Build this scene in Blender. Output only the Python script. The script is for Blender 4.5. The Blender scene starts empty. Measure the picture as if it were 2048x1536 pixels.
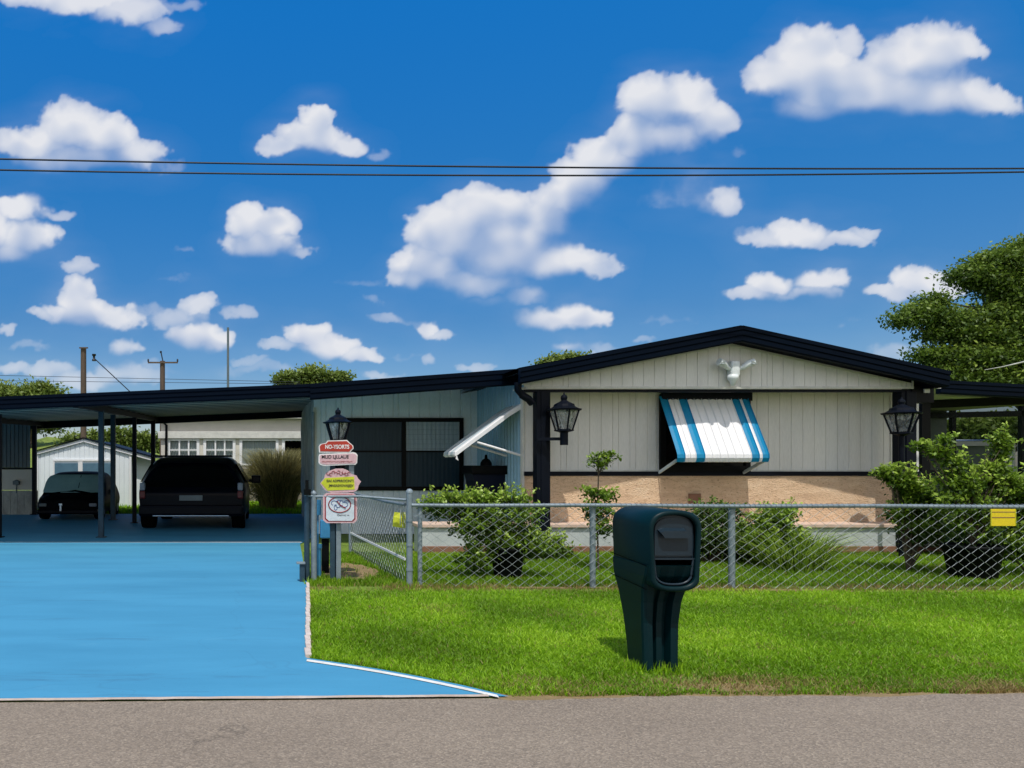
import bpy, bmesh, math, random
import numpy as np
from mathutils import Vector, Matrix
random.seed(7); np.random.seed(7)
PI = math.pi
scene = bpy.context.scene
COL = scene.collection

# ------------------------------------------------------------------ survey helpers
# camera stands at x=0, y=0, z=1.5 and looks along +Y; measurements taken from the photograph
F, VX, HY, EYE = 1490.0, 540.0, 928.0, 1.5
def S(d): return F / d
def X(px, d): return (px - VX) * d / F
def Z(py, d): return EYE - (py - HY) * d / F
def DG(py): return EYE * F / (py - HY)            # distance of a ground point seen at row py
def GP(px, py):
    d = DG(py); return (X(px, d), d)

# ------------------------------------------------------------------ materials
def new_mat(name):
    m = bpy.data.materials.new(name); m.use_nodes = True
    nt = m.node_tree
    for n in list(nt.nodes): nt.nodes.remove(n)
    return m, nt
def N(nt, t, **kw):
    n = nt.nodes.new(t)
    for k, v in kw.items():
        if k.startswith('i_'): n.inputs[k[2:].replace('_', ' ')].default_value = v
        else: setattr(n, k, v)
    return n
def L(nt, a, b): nt.links.new(a, b)
def rgb(c): return (c[0], c[1], c[2], 1.0)
def coords(nt, scale=(1, 1, 1)):
    tc = N(nt, 'ShaderNodeNewGeometry')
    mp = N(nt, 'ShaderNodeMapping'); mp.inputs['Scale'].default_value = scale
    L(nt, tc.outputs['Position'], mp.inputs['Vector'])
    return mp.outputs['Vector']
def noise(nt, vec, scale, detail=4, rough=.55):
    n = N(nt, 'ShaderNodeTexNoise'); n.inputs['Scale'].default_value = scale
    n.inputs['Detail'].default_value = detail; n.inputs['Roughness'].default_value = rough
    L(nt, vec, n.inputs['Vector']); return n.outputs['Fac']
def ramp(nt, fac, stops):
    r = N(nt, 'ShaderNodeValToRGB'); e = r.color_ramp.elements
    while len(e) > 1: e.remove(e[-1])
    e[0].position = stops[0][0]; e[0].color = rgb(stops[0][1])
    for p, c in stops[1:]:
        x = e.new(p); x.color = rgb(c)
    L(nt, fac, r.inputs['Fac']); return r.outputs['Color']
def mixc(nt, fac, a, b, mode='MIX'):
    m = N(nt, 'ShaderNodeMix'); m.data_type = 'RGBA'; m.blend_type = mode
    if isinstance(fac, (int, float)): m.inputs[0].default_value = fac
    else: L(nt, fac, m.inputs[0])
    for sock, v in ((m.inputs[6], a), (m.inputs[7], b)):
        if isinstance(v, tuple): sock.default_value = rgb(v)
        else: L(nt, v, sock)
    return m.outputs[2]
def finish(nt, color, rough=.6, metal=0, bump=None, bstr=.3, bdist=.01, spec=.5, coat=0):
    b = N(nt, 'ShaderNodeBsdfPrincipled'); o = N(nt, 'ShaderNodeOutputMaterial')
    if isinstance(color, tuple): b.inputs['Base Color'].default_value = rgb(color)
    else: L(nt, color, b.inputs['Base Color'])
    if isinstance(rough, (int, float)): b.inputs['Roughness'].default_value = rough
    else: L(nt, rough, b.inputs['Roughness'])
    b.inputs['Metallic'].default_value = metal
    b.inputs['Specular IOR Level'].default_value = spec
    b.inputs['Coat Weight'].default_value = coat
    if bump is not None:
        bp = N(nt, 'ShaderNodeBump'); bp.inputs['Strength'].default_value = bstr
        bp.inputs['Distance'].default_value = bdist
        L(nt, bump, bp.inputs['Height']); L(nt, bp.outputs['Normal'], b.inputs['Normal'])
    L(nt, b.outputs[0], o.inputs['Surface']); return b
def pmat(name, c1, c2=None, scale=6, rough=.6, metal=0, stretch=(1, 1, 1), bstr=.15, bdist=.006, spec=.4, coat=0, fine=60):
    m, nt = new_mat(name)
    c2 = c2 or tuple(v * .72 for v in c1)
    v = coords(nt, stretch)
    a = noise(nt, v, scale, 6, .6); b = noise(nt, v, fine, 3, .6)
    col = ramp(nt, a, [(.3, c2), (.62, c1)])
    col = mixc(nt, .35, col, ramp(nt, b, [(.3, tuple(x * .7 for x in c1)), (.7, tuple(min(1, x * 1.15) for x in c1))]))
    finish(nt, col, rough, metal, b, bstr, bdist, spec, coat)
    return m
M = {}
M['siding'] = pmat('pale_siding', (.72, .70, .665), (.58, .565, .54), 1.6, .55, stretch=(2.2, 1, .16), bstr=.08)  # own pale board colour with faint vertical dirt streaks
M['siding_cool'] = pmat('cool_siding', (.76, .83, .88), (.60, .69, .76), 2.0, .5, stretch=(1.5, 1, .2), bstr=.08)
M['corr_blue'] = pmat('blue_corrugated', (.32, .52, .64), (.18, .33, .44), 2, .4, stretch=(1, 6, .2), bstr=.08)
M['trimwhite'] = pmat('pale_trim', (.62, .61, .56), None, 5, .5)
M['navy'] = pmat('navy_paint', (.0025, .0045, .010), (.0015, .0025, .006), 5, .5, bstr=.1, spec=.12)
M['navyedge'] = pmat('navy_gutter', (.001, .0045, .012), (.0006, .0025, .007), 3, .5, stretch=(.2, 1, 1), bstr=.12, spec=.05)
M['black'] = pmat('black_paint', (.002, .0025, .0035), (.0015, .002, .002), 5, .5, bstr=.1, spec=.12)
M['soffit'] = pmat('soffit_metal', (.80, .74, .62), (.52, .48, .40), 2, .6, stretch=(.3, 5, 1))
M['galv'] = pmat('galvanised_steel', (.23, .28, .31), (.12, .155, .18), 9, .55, .25, stretch=(1, 1, .6), bstr=.15, fine=90)
M['wire'] = pmat('galvanised_wire', (.32, .35, .345), (.17, .20, .20), 9, .5, .1)
M['postblue'] = pmat('steel_blue_post', (.03, .06, .085), (.015, .03, .045), 8, .5, .0, spec=.2)
M['ribdark'] = pmat('soffit_rib', (.16, .15, .13), None, 4, .6)
M['skirtdark'] = pmat('weathered_edging', (.06, .065, .055), (.025, .03, .022), 8, .9, stretch=(1, 1, .3))
M['tan'] = None
def m_stucco():
    m, nt = new_mat('tan_stucco'); v = coords(nt); vs = coords(nt, (.7, 1, 2.6))
    a = noise(nt, vs, 5, 8, .7); b = noise(nt, vs, 26, 6, .7); st = noise(nt, v, 55, 3)
    col = ramp(nt, a, [(.3, (.60, .41, .26)), (.5, (.74, .52, .33)), (.7, (.82, .62, .42))])
    col = mixc(nt, ramp(nt, b, [(.34, (1, 1, 1)), (.44, (0, 0, 0))]), col, (.30, .16, .08))
    add = N(nt, 'ShaderNodeMath', operation='ADD'); L(nt, b, add.inputs[0]); L(nt, st, add.inputs[1])
    finish(nt, col, .9, 0, add.outputs[0], .9, .02); return m
M['tan'] = m_stucco()
M['panelgrey'] = pmat('grey_skirting', (.50, .53, .52), (.38, .41, .40), 3, .6)
M['ledge'] = pmat('peach_ledge', (.62, .46, .36), (.45, .32, .24), 6, .8)
M['brownbase'] = pmat('brown_base', (.26, .13, .08), (.14, .07, .04), 7, .85)
def m_blue():
    m, nt = new_mat('blue_floor_paint'); v = coords(nt, (.35, 1.5, 1)); v2 = coords(nt); v3 = coords(nt, (.25, 2.2, 1))
    a = noise(nt, v, 1.3, 6, .6); b = noise(nt, v2, 45, 4, .7); c = noise(nt, v3, 1.7, 7, .75)
    col = ramp(nt, a, [(.3, (.050, .225, .37)), (.6, (.062, .265, .425))])
    st = ramp(nt, c, [(.32, (1, 1, 1)), (.42, (0, 0, 0))])
    fade = N(nt, 'ShaderNodeMath', operation='MULTIPLY'); L(nt, st, fade.inputs[0]); fade.inputs[1].default_value = .42
    col = mixc(nt, fade.outputs[0], col, (.04, .12, .20))
    sp = ramp(nt, b, [(.30, (1, 1, 1)), (.36, (0, 0, 0))])
    f2 = N(nt, 'ShaderNodeMath', operation='MULTIPLY'); L(nt, sp, f2.inputs[0]); f2.inputs[1].default_value = .5
    col = mixc(nt, f2.outputs[0], col, (.04, .13, .22))
    vo = N(nt, 'ShaderNodeTexVoronoi'); vo.feature = 'DISTANCE_TO_EDGE'; vo.inputs['Scale'].default_value = .3
    dist = N(nt, 'ShaderNodeVectorMath', operation='ADD')
    nv = N(nt, 'ShaderNodeTexNoise'); nv.inputs['Scale'].default_value = 1.5; L(nt, v2, nv.inputs['Vector'])
    L(nt, v2, dist.inputs[0]); L(nt, nv.outputs['Color'], dist.inputs[1]); L(nt, dist.outputs[0], vo.inputs['Vector'])
    ck = ramp(nt, vo.outputs['Distance'], [(.0, (.16, .16, .16)), (.003, (0, 0, 0))])
    col = mixc(nt, ck, col, (.04, .13, .22))
    sc = noise(nt, coords(nt, (.5, 1.6, 1)), 3.1, 8, .8)
    col = mixc(nt, ramp(nt, sc, [(.60, (0, 0, 0)), (.74, (.35, .35, .35))]), col, (.12, .33, .46))
    vs_ = N(nt, 'ShaderNodeTexVoronoi'); vs_.inputs['Scale'].default_value = .75; L(nt, dist.outputs[0], vs_.inputs['Vector'])
    col = mixc(nt, ramp(nt, vs_.outputs['Distance'], [(0, (.55, .55, .55)), (.05, (0, 0, 0))]), col, (.02, .07, .12))
    finish(nt, col, .65, 0, b, .2, .004, .2); return m
M['blue'] = m_blue()
def m_asphalt():
    m, nt = new_mat('asphalt'); v = coords(nt)
    vo = N(nt, 'ShaderNodeTexVoronoi'); vo.inputs['Scale'].default_value = 105; L(nt, v, vo.inputs['Vector'])
    sep = N(nt, 'ShaderNodeSeparateColor'); L(nt, vo.outputs['Color'], sep.inputs[0])
    col = ramp(nt, sep.outputs[0], [(0, (.10, .08, .062)), (.5, (.235, .185, .135)), (.88, (.33, .265, .20)), (1, (.46, .38, .28))])
    big = noise(nt, coords(nt, (.5, 1, 1)), 1.4, 5, .6)
    col = mixc(nt, .55, col, ramp(nt, big, [(.3, (.18, .142, .102)), (.7, (.245, .196, .142))]))
    ce = N(nt, 'ShaderNodeTexVoronoi'); ce.feature = 'DISTANCE_TO_EDGE'; ce.inputs['Scale'].default_value = .55
    nz = N(nt, 'ShaderNodeTexNoise'); nz.inputs['Scale'].default_value = 2.4; nz.inputs['Detail'].default_value = 6; L(nt, v, nz.inputs['Vector'])
    ad = N(nt, 'ShaderNodeVectorMath', operation='ADD'); L(nt, v, ad.inputs[0]); L(nt, nz.outputs['Color'], ad.inputs[1]); L(nt, ad.outputs[0], ce.inputs['Vector'])
    gate_ = noise(nt, coords(nt, (.4, .4, 1)), 1.1, 3)
    ckm = N(nt, 'ShaderNodeMath', operation='MULTIPLY'); L(nt, ramp(nt, ce.outputs['Distance'], [(0, (1, 1, 1)), (.006, (0, 0, 0))]), ckm.inputs[0]); L(nt, ramp(nt, gate_, [(.48, (0, 0, 0)), (.6, (.6, .6, .6))]), ckm.inputs[1])
    col = mixc(nt, ckm.outputs[0], col, (.05, .04, .03))
    fn = noise(nt, v, 7, 5, .7); col = mixc(nt, ramp(nt, fn, [(.60, (0, 0, 0)), (.78, (.4, .4, .4))]), col, (.33, .27, .20))
    finish(nt, col, .85, 0, vo.outputs['Distance'], .5, .006); return m
M['asphalt'] = m_asphalt()
def m_ground():
    m, nt = new_mat('grass_soil'); v = coords(nt)
    a = noise(nt, v, 2.2, 6, .65); b = noise(nt, v, 30, 4, .7)
    col = ramp(nt, a, [(.3, (.11, .19, .01)), (.6, (.17, .29, .012))])
    col = mixc(nt, ramp(nt, b, [(.4, (1, 1, 1)), (.6, (0, 0, 0))]), col, (.09, .12, .02))
    finish(nt, col, .95, 0, b, .6, .02); return m
M['ground'] = m_ground()
M['soil'] = pmat('bare_soil', (.27, .19, .09), (.16, .12, .05), 9, .95, bstr=.8, bdist=.02, fine=50)
M['hill'] = pmat('hill_grass', (.26, .33, .05), (.10, .17, .02), 2.0, .95, bstr=.9, bdist=.3, fine=9)
M['whiteline'] = pmat('white_line_paint', (.72, .71, .66), (.50, .48, .42), 7, .7, fine=40)
M['brickpale'] = pmat('pale_brick_edge', (.60, .52, .46), (.38, .28, .22), 9, .85, fine=30)
M['concrete'] = pmat('pale_concrete_edge', (.52, .44, .36), (.38, .27, .20), 3, .85, fine=30)
M['mailbox'] = pmat('dark_teal_plastic', (.0006, .016, .020), (.0005, .012, .015), 3, .42, bstr=.06, spec=.14)
M['mailgrey'] = pmat('slate_plastic', (.011, .024, .036), (.008, .018, .028), 3, .36, bstr=.05, spec=.35)
M['pitch'] = pmat('pitch_black', (.001, .001, .0015), None, 4, .9, spec=.02)
M['awnwhite'] = pmat('awning_white', (.78, .77, .77), (.70, .70, .71), 2, .4, stretch=(4, 1, 1))
M['awnblue'] = pmat('awning_blue', (.0, .22, .42), (.0, .17, .34), 2, .4)
M['awngrey'] = pmat('awning_grey', (.46, .56, .60), None, 3, .4)
M['floodwhite'] = pmat('white_plastic', (.72, .76, .76), None, 3, .35, bstr=.03)
M['yellow'] = pmat('yellow_sign', (.72, .55, .01), (.60, .46, .01), 6, .5)
M['yellowgreen'] = pmat('yellow_green_sign', (.55, .58, .03), None, 6, .5)
M['red'] = pmat('red_sign', (.42, .035, .02), None, 6, .45)
M['pink'] = pmat('pink_sign', (.62, .40, .42), (.50, .30, .32), 20, .5)
M['signwhite'] = pmat('white_sign', (.62, .68, .74), None, 8, .5)
M['darkred'] = pmat('dark_red_ink', (.28, .02, .03), None, 6, .5)
M['inkblue'] = pmat('blue_ink', (.04, .10, .30), None, 6, .5)
M['ink'] = pmat('black_ink', (.02, .02, .025), None, 6, .5)
M['paleink'] = pmat('white_ink', (.75, .72, .70), None, 6, .5)
M['carpaint'] = pmat('black_car_paint', (.0006, .0012, .005), (.0005, .001, .003), 2, .3, bstr=.0, spec=.1)
M['carmatt'] = pmat('matt_black_paint', (.0025, .003, .0045), (.0015, .002, .003), 3, .5, spec=.03)  # matt black, low specular to keep reflections off the body
M['carglass'] = pmat('dark_car_glass', (.001, .0012, .0015), None, 2, .15, spec=.12)
M['paleglass'] = pmat('pale_windscreen', (.22, .38, .40), (.14, .27, .29), 2, .2, spec=.5)
M['tyre'] = pmat('tyre_rubber', (.002, .002, .002), None, 6, .9, spec=.05)
M['chrome'] = pmat('chrome', (.5, .55, .6), None, 4, .2, .9)
M['lampred'] = pmat('tail_lamp_red', (.10, .004, .006), None, 10, .35)
M['lampclear'] = pmat('tail_lamp_clear', (.20, .24, .30), None, 10, .35)
M['shedwhite'] = pmat('shed_siding', (.78, .82, .84), (.68, .72, .74), 2, .5)
M['shedwin'] = pmat('shed_window', (.10, .19, .26), (.06, .12, .18), 5, .3)
M['bldgwhite'] = pmat('rendered_wall', (.62, .58, .50), (.50, .47, .41), 1.5, .7)
M['curtain'] = pmat('curtain_glass', (.26, .30, .29), (.16, .19, .19), 6, .35, stretch=(6, 1, .3))
M['curtain_dark'] = pmat('curtain_dark', (.022, .045, .065), (.010, .024, .038), 5, .3, stretch=(9, 1, .25), spec=.15)
M['curtain_mid'] = pmat('curtain_mid', (.34, .43, .50), (.22, .29, .35), 5, .3, stretch=(7, 1, .3), spec=.3)
M['rubble'] = pmat('rubble_wall', (.30, .26, .20), (.12, .11, .09), 8, .9, bstr=1, bdist=.03)
M['wood'] = pmat('weathered_wood', (.11, .075, .055), (.05, .035, .028), 8, .85, stretch=(1, 1, .1))
M['bark'] = pmat('bark', (.10, .075, .05), (.04, .03, .02), 8, .9, stretch=(1, 1, .2), bstr=.8, bdist=.03)
M['cable'] = pmat('black_cable', (.012, .013, .018), None, 5, .5)
M['weathered'] = pmat('weathered_wall', (.52, .52, .47), (.12, .13, .12), 2.2, .7, stretch=(1, 1.3, .55), bstr=.5, fine=25)
M['pot'] = pmat('black_pot', (.003, .004, .004), None, 5, .6, spec=.1)
M['corrdark'] = pmat('dark_corrugated', (.12, .15, .16), (.07, .09, .10), 3, .45, stretch=(1, 1, .2))
M['bluepipe'] = pmat('blue_pipe', (.05, .25, .45), (.03, .15, .30), 5, .45)
M['binblue'] = pmat('navy_bin', (.003, .007, .022), (.002, .003, .008), 3, .5, spec=.15)
M['pondgrey'] = pmat('neighbour_wall', (.20, .23, .22), None, 4, .7)
def m_glass_lamp():
    m, nt = new_mat('lamp_glass'); v = coords(nt, (1, 1, .4))
    n = noise(nt, v, 22, 4, .7)
    b = N(nt, 'ShaderNodeBsdfPrincipled'); b.inputs['Roughness'].default_value = .12
    L(nt, ramp(nt, n, [(.4, (.12, .13, .13)), (.62, (.55, .56, .55))]), b.inputs['Base Color'])
    t = N(nt, 'ShaderNodeBsdfTransparent'); mx = N(nt, 'ShaderNodeMixShader')
    L(nt, ramp(nt, n, [(.35, (.25, .25, .25)), (.65, (.75, .75, .75))]), mx.inputs[0])
    o = N(nt, 'ShaderNodeOutputMaterial')
    L(nt, t.outputs[0], mx.inputs[1]); L(nt, b.outputs[0], mx.inputs[2]); L(nt, mx.outputs[0], o.inputs['Surface'])
    return m
M['lampglass'] = m_glass_lamp()
def m_screen():
    m, nt = new_mat('insect_screen')
    b = N(nt, 'ShaderNodeBsdfDiffuse'); b.inputs['Color'].default_value = rgb((.012, .016, .016))
    t = N(nt, 'ShaderNodeBsdfTransparent'); mx = N(nt, 'ShaderNodeMixShader'); mx.inputs[0].default_value = .62
    o = N(nt, 'ShaderNodeOutputMaterial')
    L(nt, t.outputs[0], mx.inputs[1]); L(nt, b.outputs[0], mx.inputs[2]); L(nt, mx.outputs[0], o.inputs['Surface'])
    return m
M['screen'] = m_screen()
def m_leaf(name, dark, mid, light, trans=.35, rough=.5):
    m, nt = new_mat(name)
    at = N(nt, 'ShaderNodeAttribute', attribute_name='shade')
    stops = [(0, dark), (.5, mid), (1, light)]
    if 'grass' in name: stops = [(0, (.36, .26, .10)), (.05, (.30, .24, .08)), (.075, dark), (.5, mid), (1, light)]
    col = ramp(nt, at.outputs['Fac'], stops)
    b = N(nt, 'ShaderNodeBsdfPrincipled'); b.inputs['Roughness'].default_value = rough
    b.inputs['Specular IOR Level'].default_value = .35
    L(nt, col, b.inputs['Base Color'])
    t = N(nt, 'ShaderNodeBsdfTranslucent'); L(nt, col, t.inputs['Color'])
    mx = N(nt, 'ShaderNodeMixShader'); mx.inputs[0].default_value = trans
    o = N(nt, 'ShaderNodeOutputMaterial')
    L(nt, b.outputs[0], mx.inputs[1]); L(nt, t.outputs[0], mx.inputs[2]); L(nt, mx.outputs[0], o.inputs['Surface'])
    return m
M['grass'] = m_leaf('grass_blade', (.10, .20, .003), (.21, .41, .006), (.44, .66, .03), .4, .5)
M['grassfar'] = m_leaf('grass_yard', (.09, .18, .004), (.17, .32, .006), (.28, .46, .02), .4, .55)
M['leaf_tree'] = m_leaf('tree_leaf', (.045, .085, .012), (.145, .225, .026), (.30, .38, .06))
M['leaf_far'] = m_leaf('far_tree_leaf', (.07, .11, .02), (.16, .22, .035), (.30, .36, .07))
M['leaf_shrub'] = m_leaf('shrub_leaf', (.04, .085, .006), (.19, .31, .022), (.48, .62, .10), .35, .4)
M['leaf_dark'] = m_leaf('dark_shrub_leaf', (.012, .03, .005), (.05, .10, .010), (.18, .28, .04), .3, .4)
M['reed'] = m_leaf('dry_reed', (.14, .12, .04), (.30, .27, .10), (.50, .45, .20), .3, .6)

# ------------------------------------------------------------------ object helpers
ROOT = {}
def tag(o, label=None, cat=None, group=None, kind=None):
    if label: o['label'] = label
    if cat: o['category'] = cat
    if group: o['group'] = group
    if kind: o['kind'] = kind
    return o
def thing(name, label, cat, loc, group=None):
    o = bpy.data.objects.new(name, None); COL.objects.link(o)
    o.location = loc; o.empty_display_size = .1
    ROOT[o.name] = Vector(loc)
    return tag(o, label, cat, group)
def link_mesh(name, me, parent=None, origin=None):
    o = bpy.data.objects.new(name, me); COL.objects.link(o)
    if parent is not None:
        off = ROOT[parent.name]
        me.transform(Matrix.Translation(-off)); o.parent = parent
        ROOT[o.name] = off
    else:
        off = Vector(origin) if origin is not None else Vector((0, 0, 0))
        if origin is not None: me.transform(Matrix.Translation(-off)); o.location = off
        ROOT[o.name] = off
    return o
class MB:
    def __init__(s): s.bm = bmesh.new(); s.mi = 0
    def face(s, pts):
        vs = [s.bm.verts.new(p) for p in pts]
        try:
            f = s.bm.faces.new(vs); f.material_index = s.mi; return f
        except ValueError: return None
    def grid(s, rows, closeu=False, smooth=False):
        vv = [[s.bm.verts.new(p) for p in r] for r in rows]
        for i in range(len(vv) - 1):
            n = len(vv[i]); rng = n if closeu else n - 1
            for j in range(rng):
                k = (j + 1) % n
                try:
                    f = s.bm.faces.new((vv[i][j], vv[i][k], vv[i + 1][k], vv[i + 1][j])); f.material_index = s.mi; f.smooth = smooth
                except ValueError: pass
        return vv
    def box(s, x0, x1, y0, y1, z0, z1, bev=0, rot=0, piv=None):
        b = bmesh.new()
        bmesh.ops.create_cube(b, size=1)
        cx, cy, cz = (x0 + x1) / 2, (y0 + y1) / 2, (z0 + z1) / 2
        for v in b.verts: v.co = Vector((v.co.x * (x1 - x0), v.co.y * (y1 - y0), v.co.z * (z1 - z0)))
        if bev: bmesh.ops.bevel(b, geom=b.edges[:] + b.verts[:], offset=bev, segments=2, profile=.6, affect='EDGES')
        R = Matrix.Rotation(rot, 3, 'Y')
        for v in b.verts: v.co = (R @ v.co) + Vector((cx, cy, cz))
        for f in b.faces: f.material_index = s.mi
        s.merge(b); return s
    def merge(s, b):
        mp = {v: s.bm.verts.new(v.co) for v in b.verts}
        for f in b.faces:
            try:
                g = s.bm.faces.new([mp[v] for v in f.verts]); g.material_index = s.mi; g.smooth = f.smooth
            except ValueError: pass
        b.free()
    def beam(s, p, q, w, h, up=(0, 0, 1)):
        p = Vector(p); q = Vector(q); d = (q - p).normalized(); u = Vector(up)
        a = d.cross(u).normalized() * w / 2; b = a.cross(d).normalized() * h / 2
        c = [[p + a + b, p - a + b, p - a - b, p + a - b], [q + a + b, q - a + b, q - a - b, q + a - b]]
        s.grid(c, True); s.face(c[0][::-1]); s.face(c[1]); return s
    def tube(s, pts, r, n=8, caps=True, smooth=True):
        pts = [Vector(p) for p in pts]; rows = []
        if not isinstance(r, (list, tuple)): r = [r] * len(pts)
        ref = Vector((0, 0, 1))
        for i, p in enumerate(pts):
            d = (pts[min(i + 1, len(pts) - 1)] - pts[max(i - 1, 0)]).normalized()
            rf = ref if abs(d.dot(ref)) < .95 else Vector((0, 1, 0))
            a = d.cross(rf).normalized(); b = d.cross(a).normalized()
            rows.append([p + (a * math.cos(2 * PI * k / n) + b * math.sin(2 * PI * k / n)) * r[i] for k in range(n)])
        s.grid(rows, True, smooth)
        if caps: s.face(rows[0]); s.face(rows[-1][::-1])
        return s
    def lathe(s, prof, c, n=16, smooth=True, rot=0, sx=1, sy=1):
        rows = [[(c[0] + r * sx * math.cos(rot + 2 * PI * k / n), c[1] + r * sy * math.sin(rot + 2 * PI * k / n), c[2] + z) for k in range(n)] for r, z in prof]
        s.grid(rows, True, smooth)
        if prof[0][0] > .001: s.face(rows[0][::-1])
        if prof[-1][0] > .001: s.face(rows[-1])
        return s
    def prism(s, poly, y0, y1):
        """poly in x,z extruded along y"""
        a = [(x, y0, z) for x, z in poly]; b = [(x, y1, z) for x, z in poly]
        s.grid([a, b], True); s.face(a); s.face(b[::-1]); return s
    def sheet(s, poly, z):
        s.face([(x, y, z) for x, y in poly]); return s
    def build(s, name, mats, parent=None, origin=None, smooth=None, label=None):
        bmesh.ops.recalc_face_normals(s.bm, faces=s.bm.faces[:])
        me = bpy.data.meshes.new(name); s.bm.to_mesh(me); s.bm.free()
        for m in (mats if isinstance(mats, list) else [mats]): me.materials.append(m)
        if smooth is not None:
            me.polygons.foreach_set('use_smooth', [smooth] * len(me.polygons))
        o = link_mesh(name, me, parent, origin)
        if label: o['label'] = label
        return o
def np_mesh(name, verts, faces, mat, shade=None, parent=None, origin=None):
    me = bpy.data.meshes.new(name)
    nv, nf, k = len(verts), len(faces), faces.shape[1]
    me.vertices.add(nv); me.vertices.foreach_set('co', np.asarray(verts, dtype=np.float32).ravel())
    me.loops.add(nf * k); me.loops.foreach_set('vertex_index', faces.astype(np.int32).ravel())
    me.polygons.add(nf); me.polygons.foreach_set('loop_start', np.arange(0, nf * k, k, dtype=np.int32))
    me.update(calc_edges=True)
    if shade is not None:
        a = me.attributes.new('shade', 'FLOAT', 'POINT'); a.data.foreach_set('value', shade.astype(np.float32))
    me.materials.append(mat)
    return link_mesh(name, me, parent, origin)
def structure(name, mb, mat):
    o = mb.build(name, mat); o['kind'] = 'structure'; return o
def leaf_arrays(P, size, Nrm=None, aspect=.45, droop=0, shade=None, jit=.5):
    n = len(P)
    d = np.random.normal(size=(n, 3)); d[:, 2] += droop; d /= np.linalg.norm(d, axis=1)[:, None]
    if Nrm is None: Nrm = np.random.normal(size=(n, 3)) + np.array([0, -.3, .9])
    sd = np.cross(d, Nrm); sd /= (np.linalg.norm(sd, axis=1)[:, None] + 1e-9)
    sz = (size * (1 - jit / 2 + jit * np.random.rand(n)))[:, None]
    up = np.cross(sd, d)
    v = np.empty((n, 4, 3))
    v[:, 0] = P; v[:, 1] = P + d * sz * .5 + sd * sz * aspect * .5 + up * sz * .08
    v[:, 2] = P + d * sz; v[:, 3] = P + d * sz * .5 - sd * sz * aspect * .5 + up * sz * .08
    f = np.arange(n * 4).reshape(n, 4)
    if shade is None: shade = np.random.rand(n)
    return v.reshape(-1, 3), f, np.repeat(shade, 4)
def clump_points(ells, nclump, per, r, flat=.6, shell=.35):
    """ells: list (cx,cy,cz,rx,ry,rz,weight); leaf clumps fill the outer part of these lobes"""
    w = np.array([e[6] for e in ells], float); w /= w.sum()
    idx = np.random.choice(len(ells), nclump, p=w)
    E = np.array([e[:6] for e in ells])[idx]
    u = np.random.normal(size=(nclump, 3)); u /= np.linalg.norm(u, axis=1)[:, None]
    rad = (shell + (1 - shell) * np.random.rand(nclump)) ** .6
    C = E[:, :3] + u * rad[:, None] * E[:, 3:6] + np.random.normal(size=(nclump, 3)) * .07 * E[:, 3:6]
    q = np.random.normal(size=(nclump, per, 3)) * .5
    rr = r * (.6 + .8 * np.random.rand(nclump))
    q *= rr[:, None, None] * np.array([1, 1, flat])
    P = C[:, None, :] + q
    sh = np.clip(.22 + .30 * (rad[:, None] - .55) + .22 * (u[:, 2])[:, None] + .5 * q[:, :, 2] / r + .3 * (np.random.rand(nclump)[:, None] - .5) + .35 * (np.random.rand(nclump, per) - .5), 0, 1)  # inner and lower leaves painted darker, upper ones lighter, like light from above
    return P.reshape(-1, 3), sh.ravel(), C

# ------------------------------------------------------------------ world, sun, camera
world = bpy.data.worlds.new('World'); scene.world = world; world.use_nodes = True
wn = world.node_tree
for n in list(wn.nodes): wn.nodes.remove(n)
K = 2.2; sunv = Vector((-.16, -1, K)).normalized()
el = math.asin(sunv.z); az = math.atan2(sunv.x, sunv.y)
sky = wn.nodes.new('ShaderNodeTexSky'); sky.sky_type = 'NISHITA'; sky.sun_disc = False
sky.sun_elevation = el; sky.sun_rotation = az; sky.altitude = 0; sky.air_density = 1.0; sky.dust_density = .4; sky.ozone_density = 3.0
hs = wn.nodes.new('ShaderNodeHueSaturation'); hs.inputs['Saturation'].default_value = 1.22; hs.inputs['Hue'].default_value = .495
gm = wn.nodes.new('ShaderNodeMix'); gm.data_type = 'RGBA'; gm.blend_type = 'MULTIPLY'; gm.inputs[0].default_value = 1
gm.inputs[7].default_value = (.80, 1.0, 1.12, 1)
bg = wn.nodes.new('ShaderNodeBackground'); bg.inputs['Strength'].default_value = .10
wo = wn.nodes.new('ShaderNodeOutputWorld')
wn.links.new(sky.outputs[0], hs.inputs['Color']); wn.links.new(hs.outputs[0], gm.inputs[6])
tcw = wn.nodes.new('ShaderNodeTexCoord'); sx = wn.nodes.new('ShaderNodeSeparateXYZ'); wn.links.new(tcw.outputs['Generated'], sx.inputs[0])
er = wn.nodes.new('ShaderNodeMapRange'); er.inputs['From Min'].default_value = .05; er.inputs['From Max'].default_value = .52
wn.links.new(sx.outputs['Z'], er.inputs['Value'])
gr = wn.nodes.new('ShaderNodeValToRGB'); ge = gr.color_ramp.elements
ge[0].position = 0; ge[0].color = (.80, .80, .93, 1); ge[1].position = 1; ge[1].color = (.17, 1.18, 1.72, 1)
x_ = ge.new(.28); x_.color = (.47, .74, .98, 1); x_ = ge.new(.6); x_.color = (.30, .92, 1.28, 1)
wn.links.new(er.outputs[0], gr.inputs[0]); wn.links.new(gr.outputs[0], gm.inputs[7])
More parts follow.
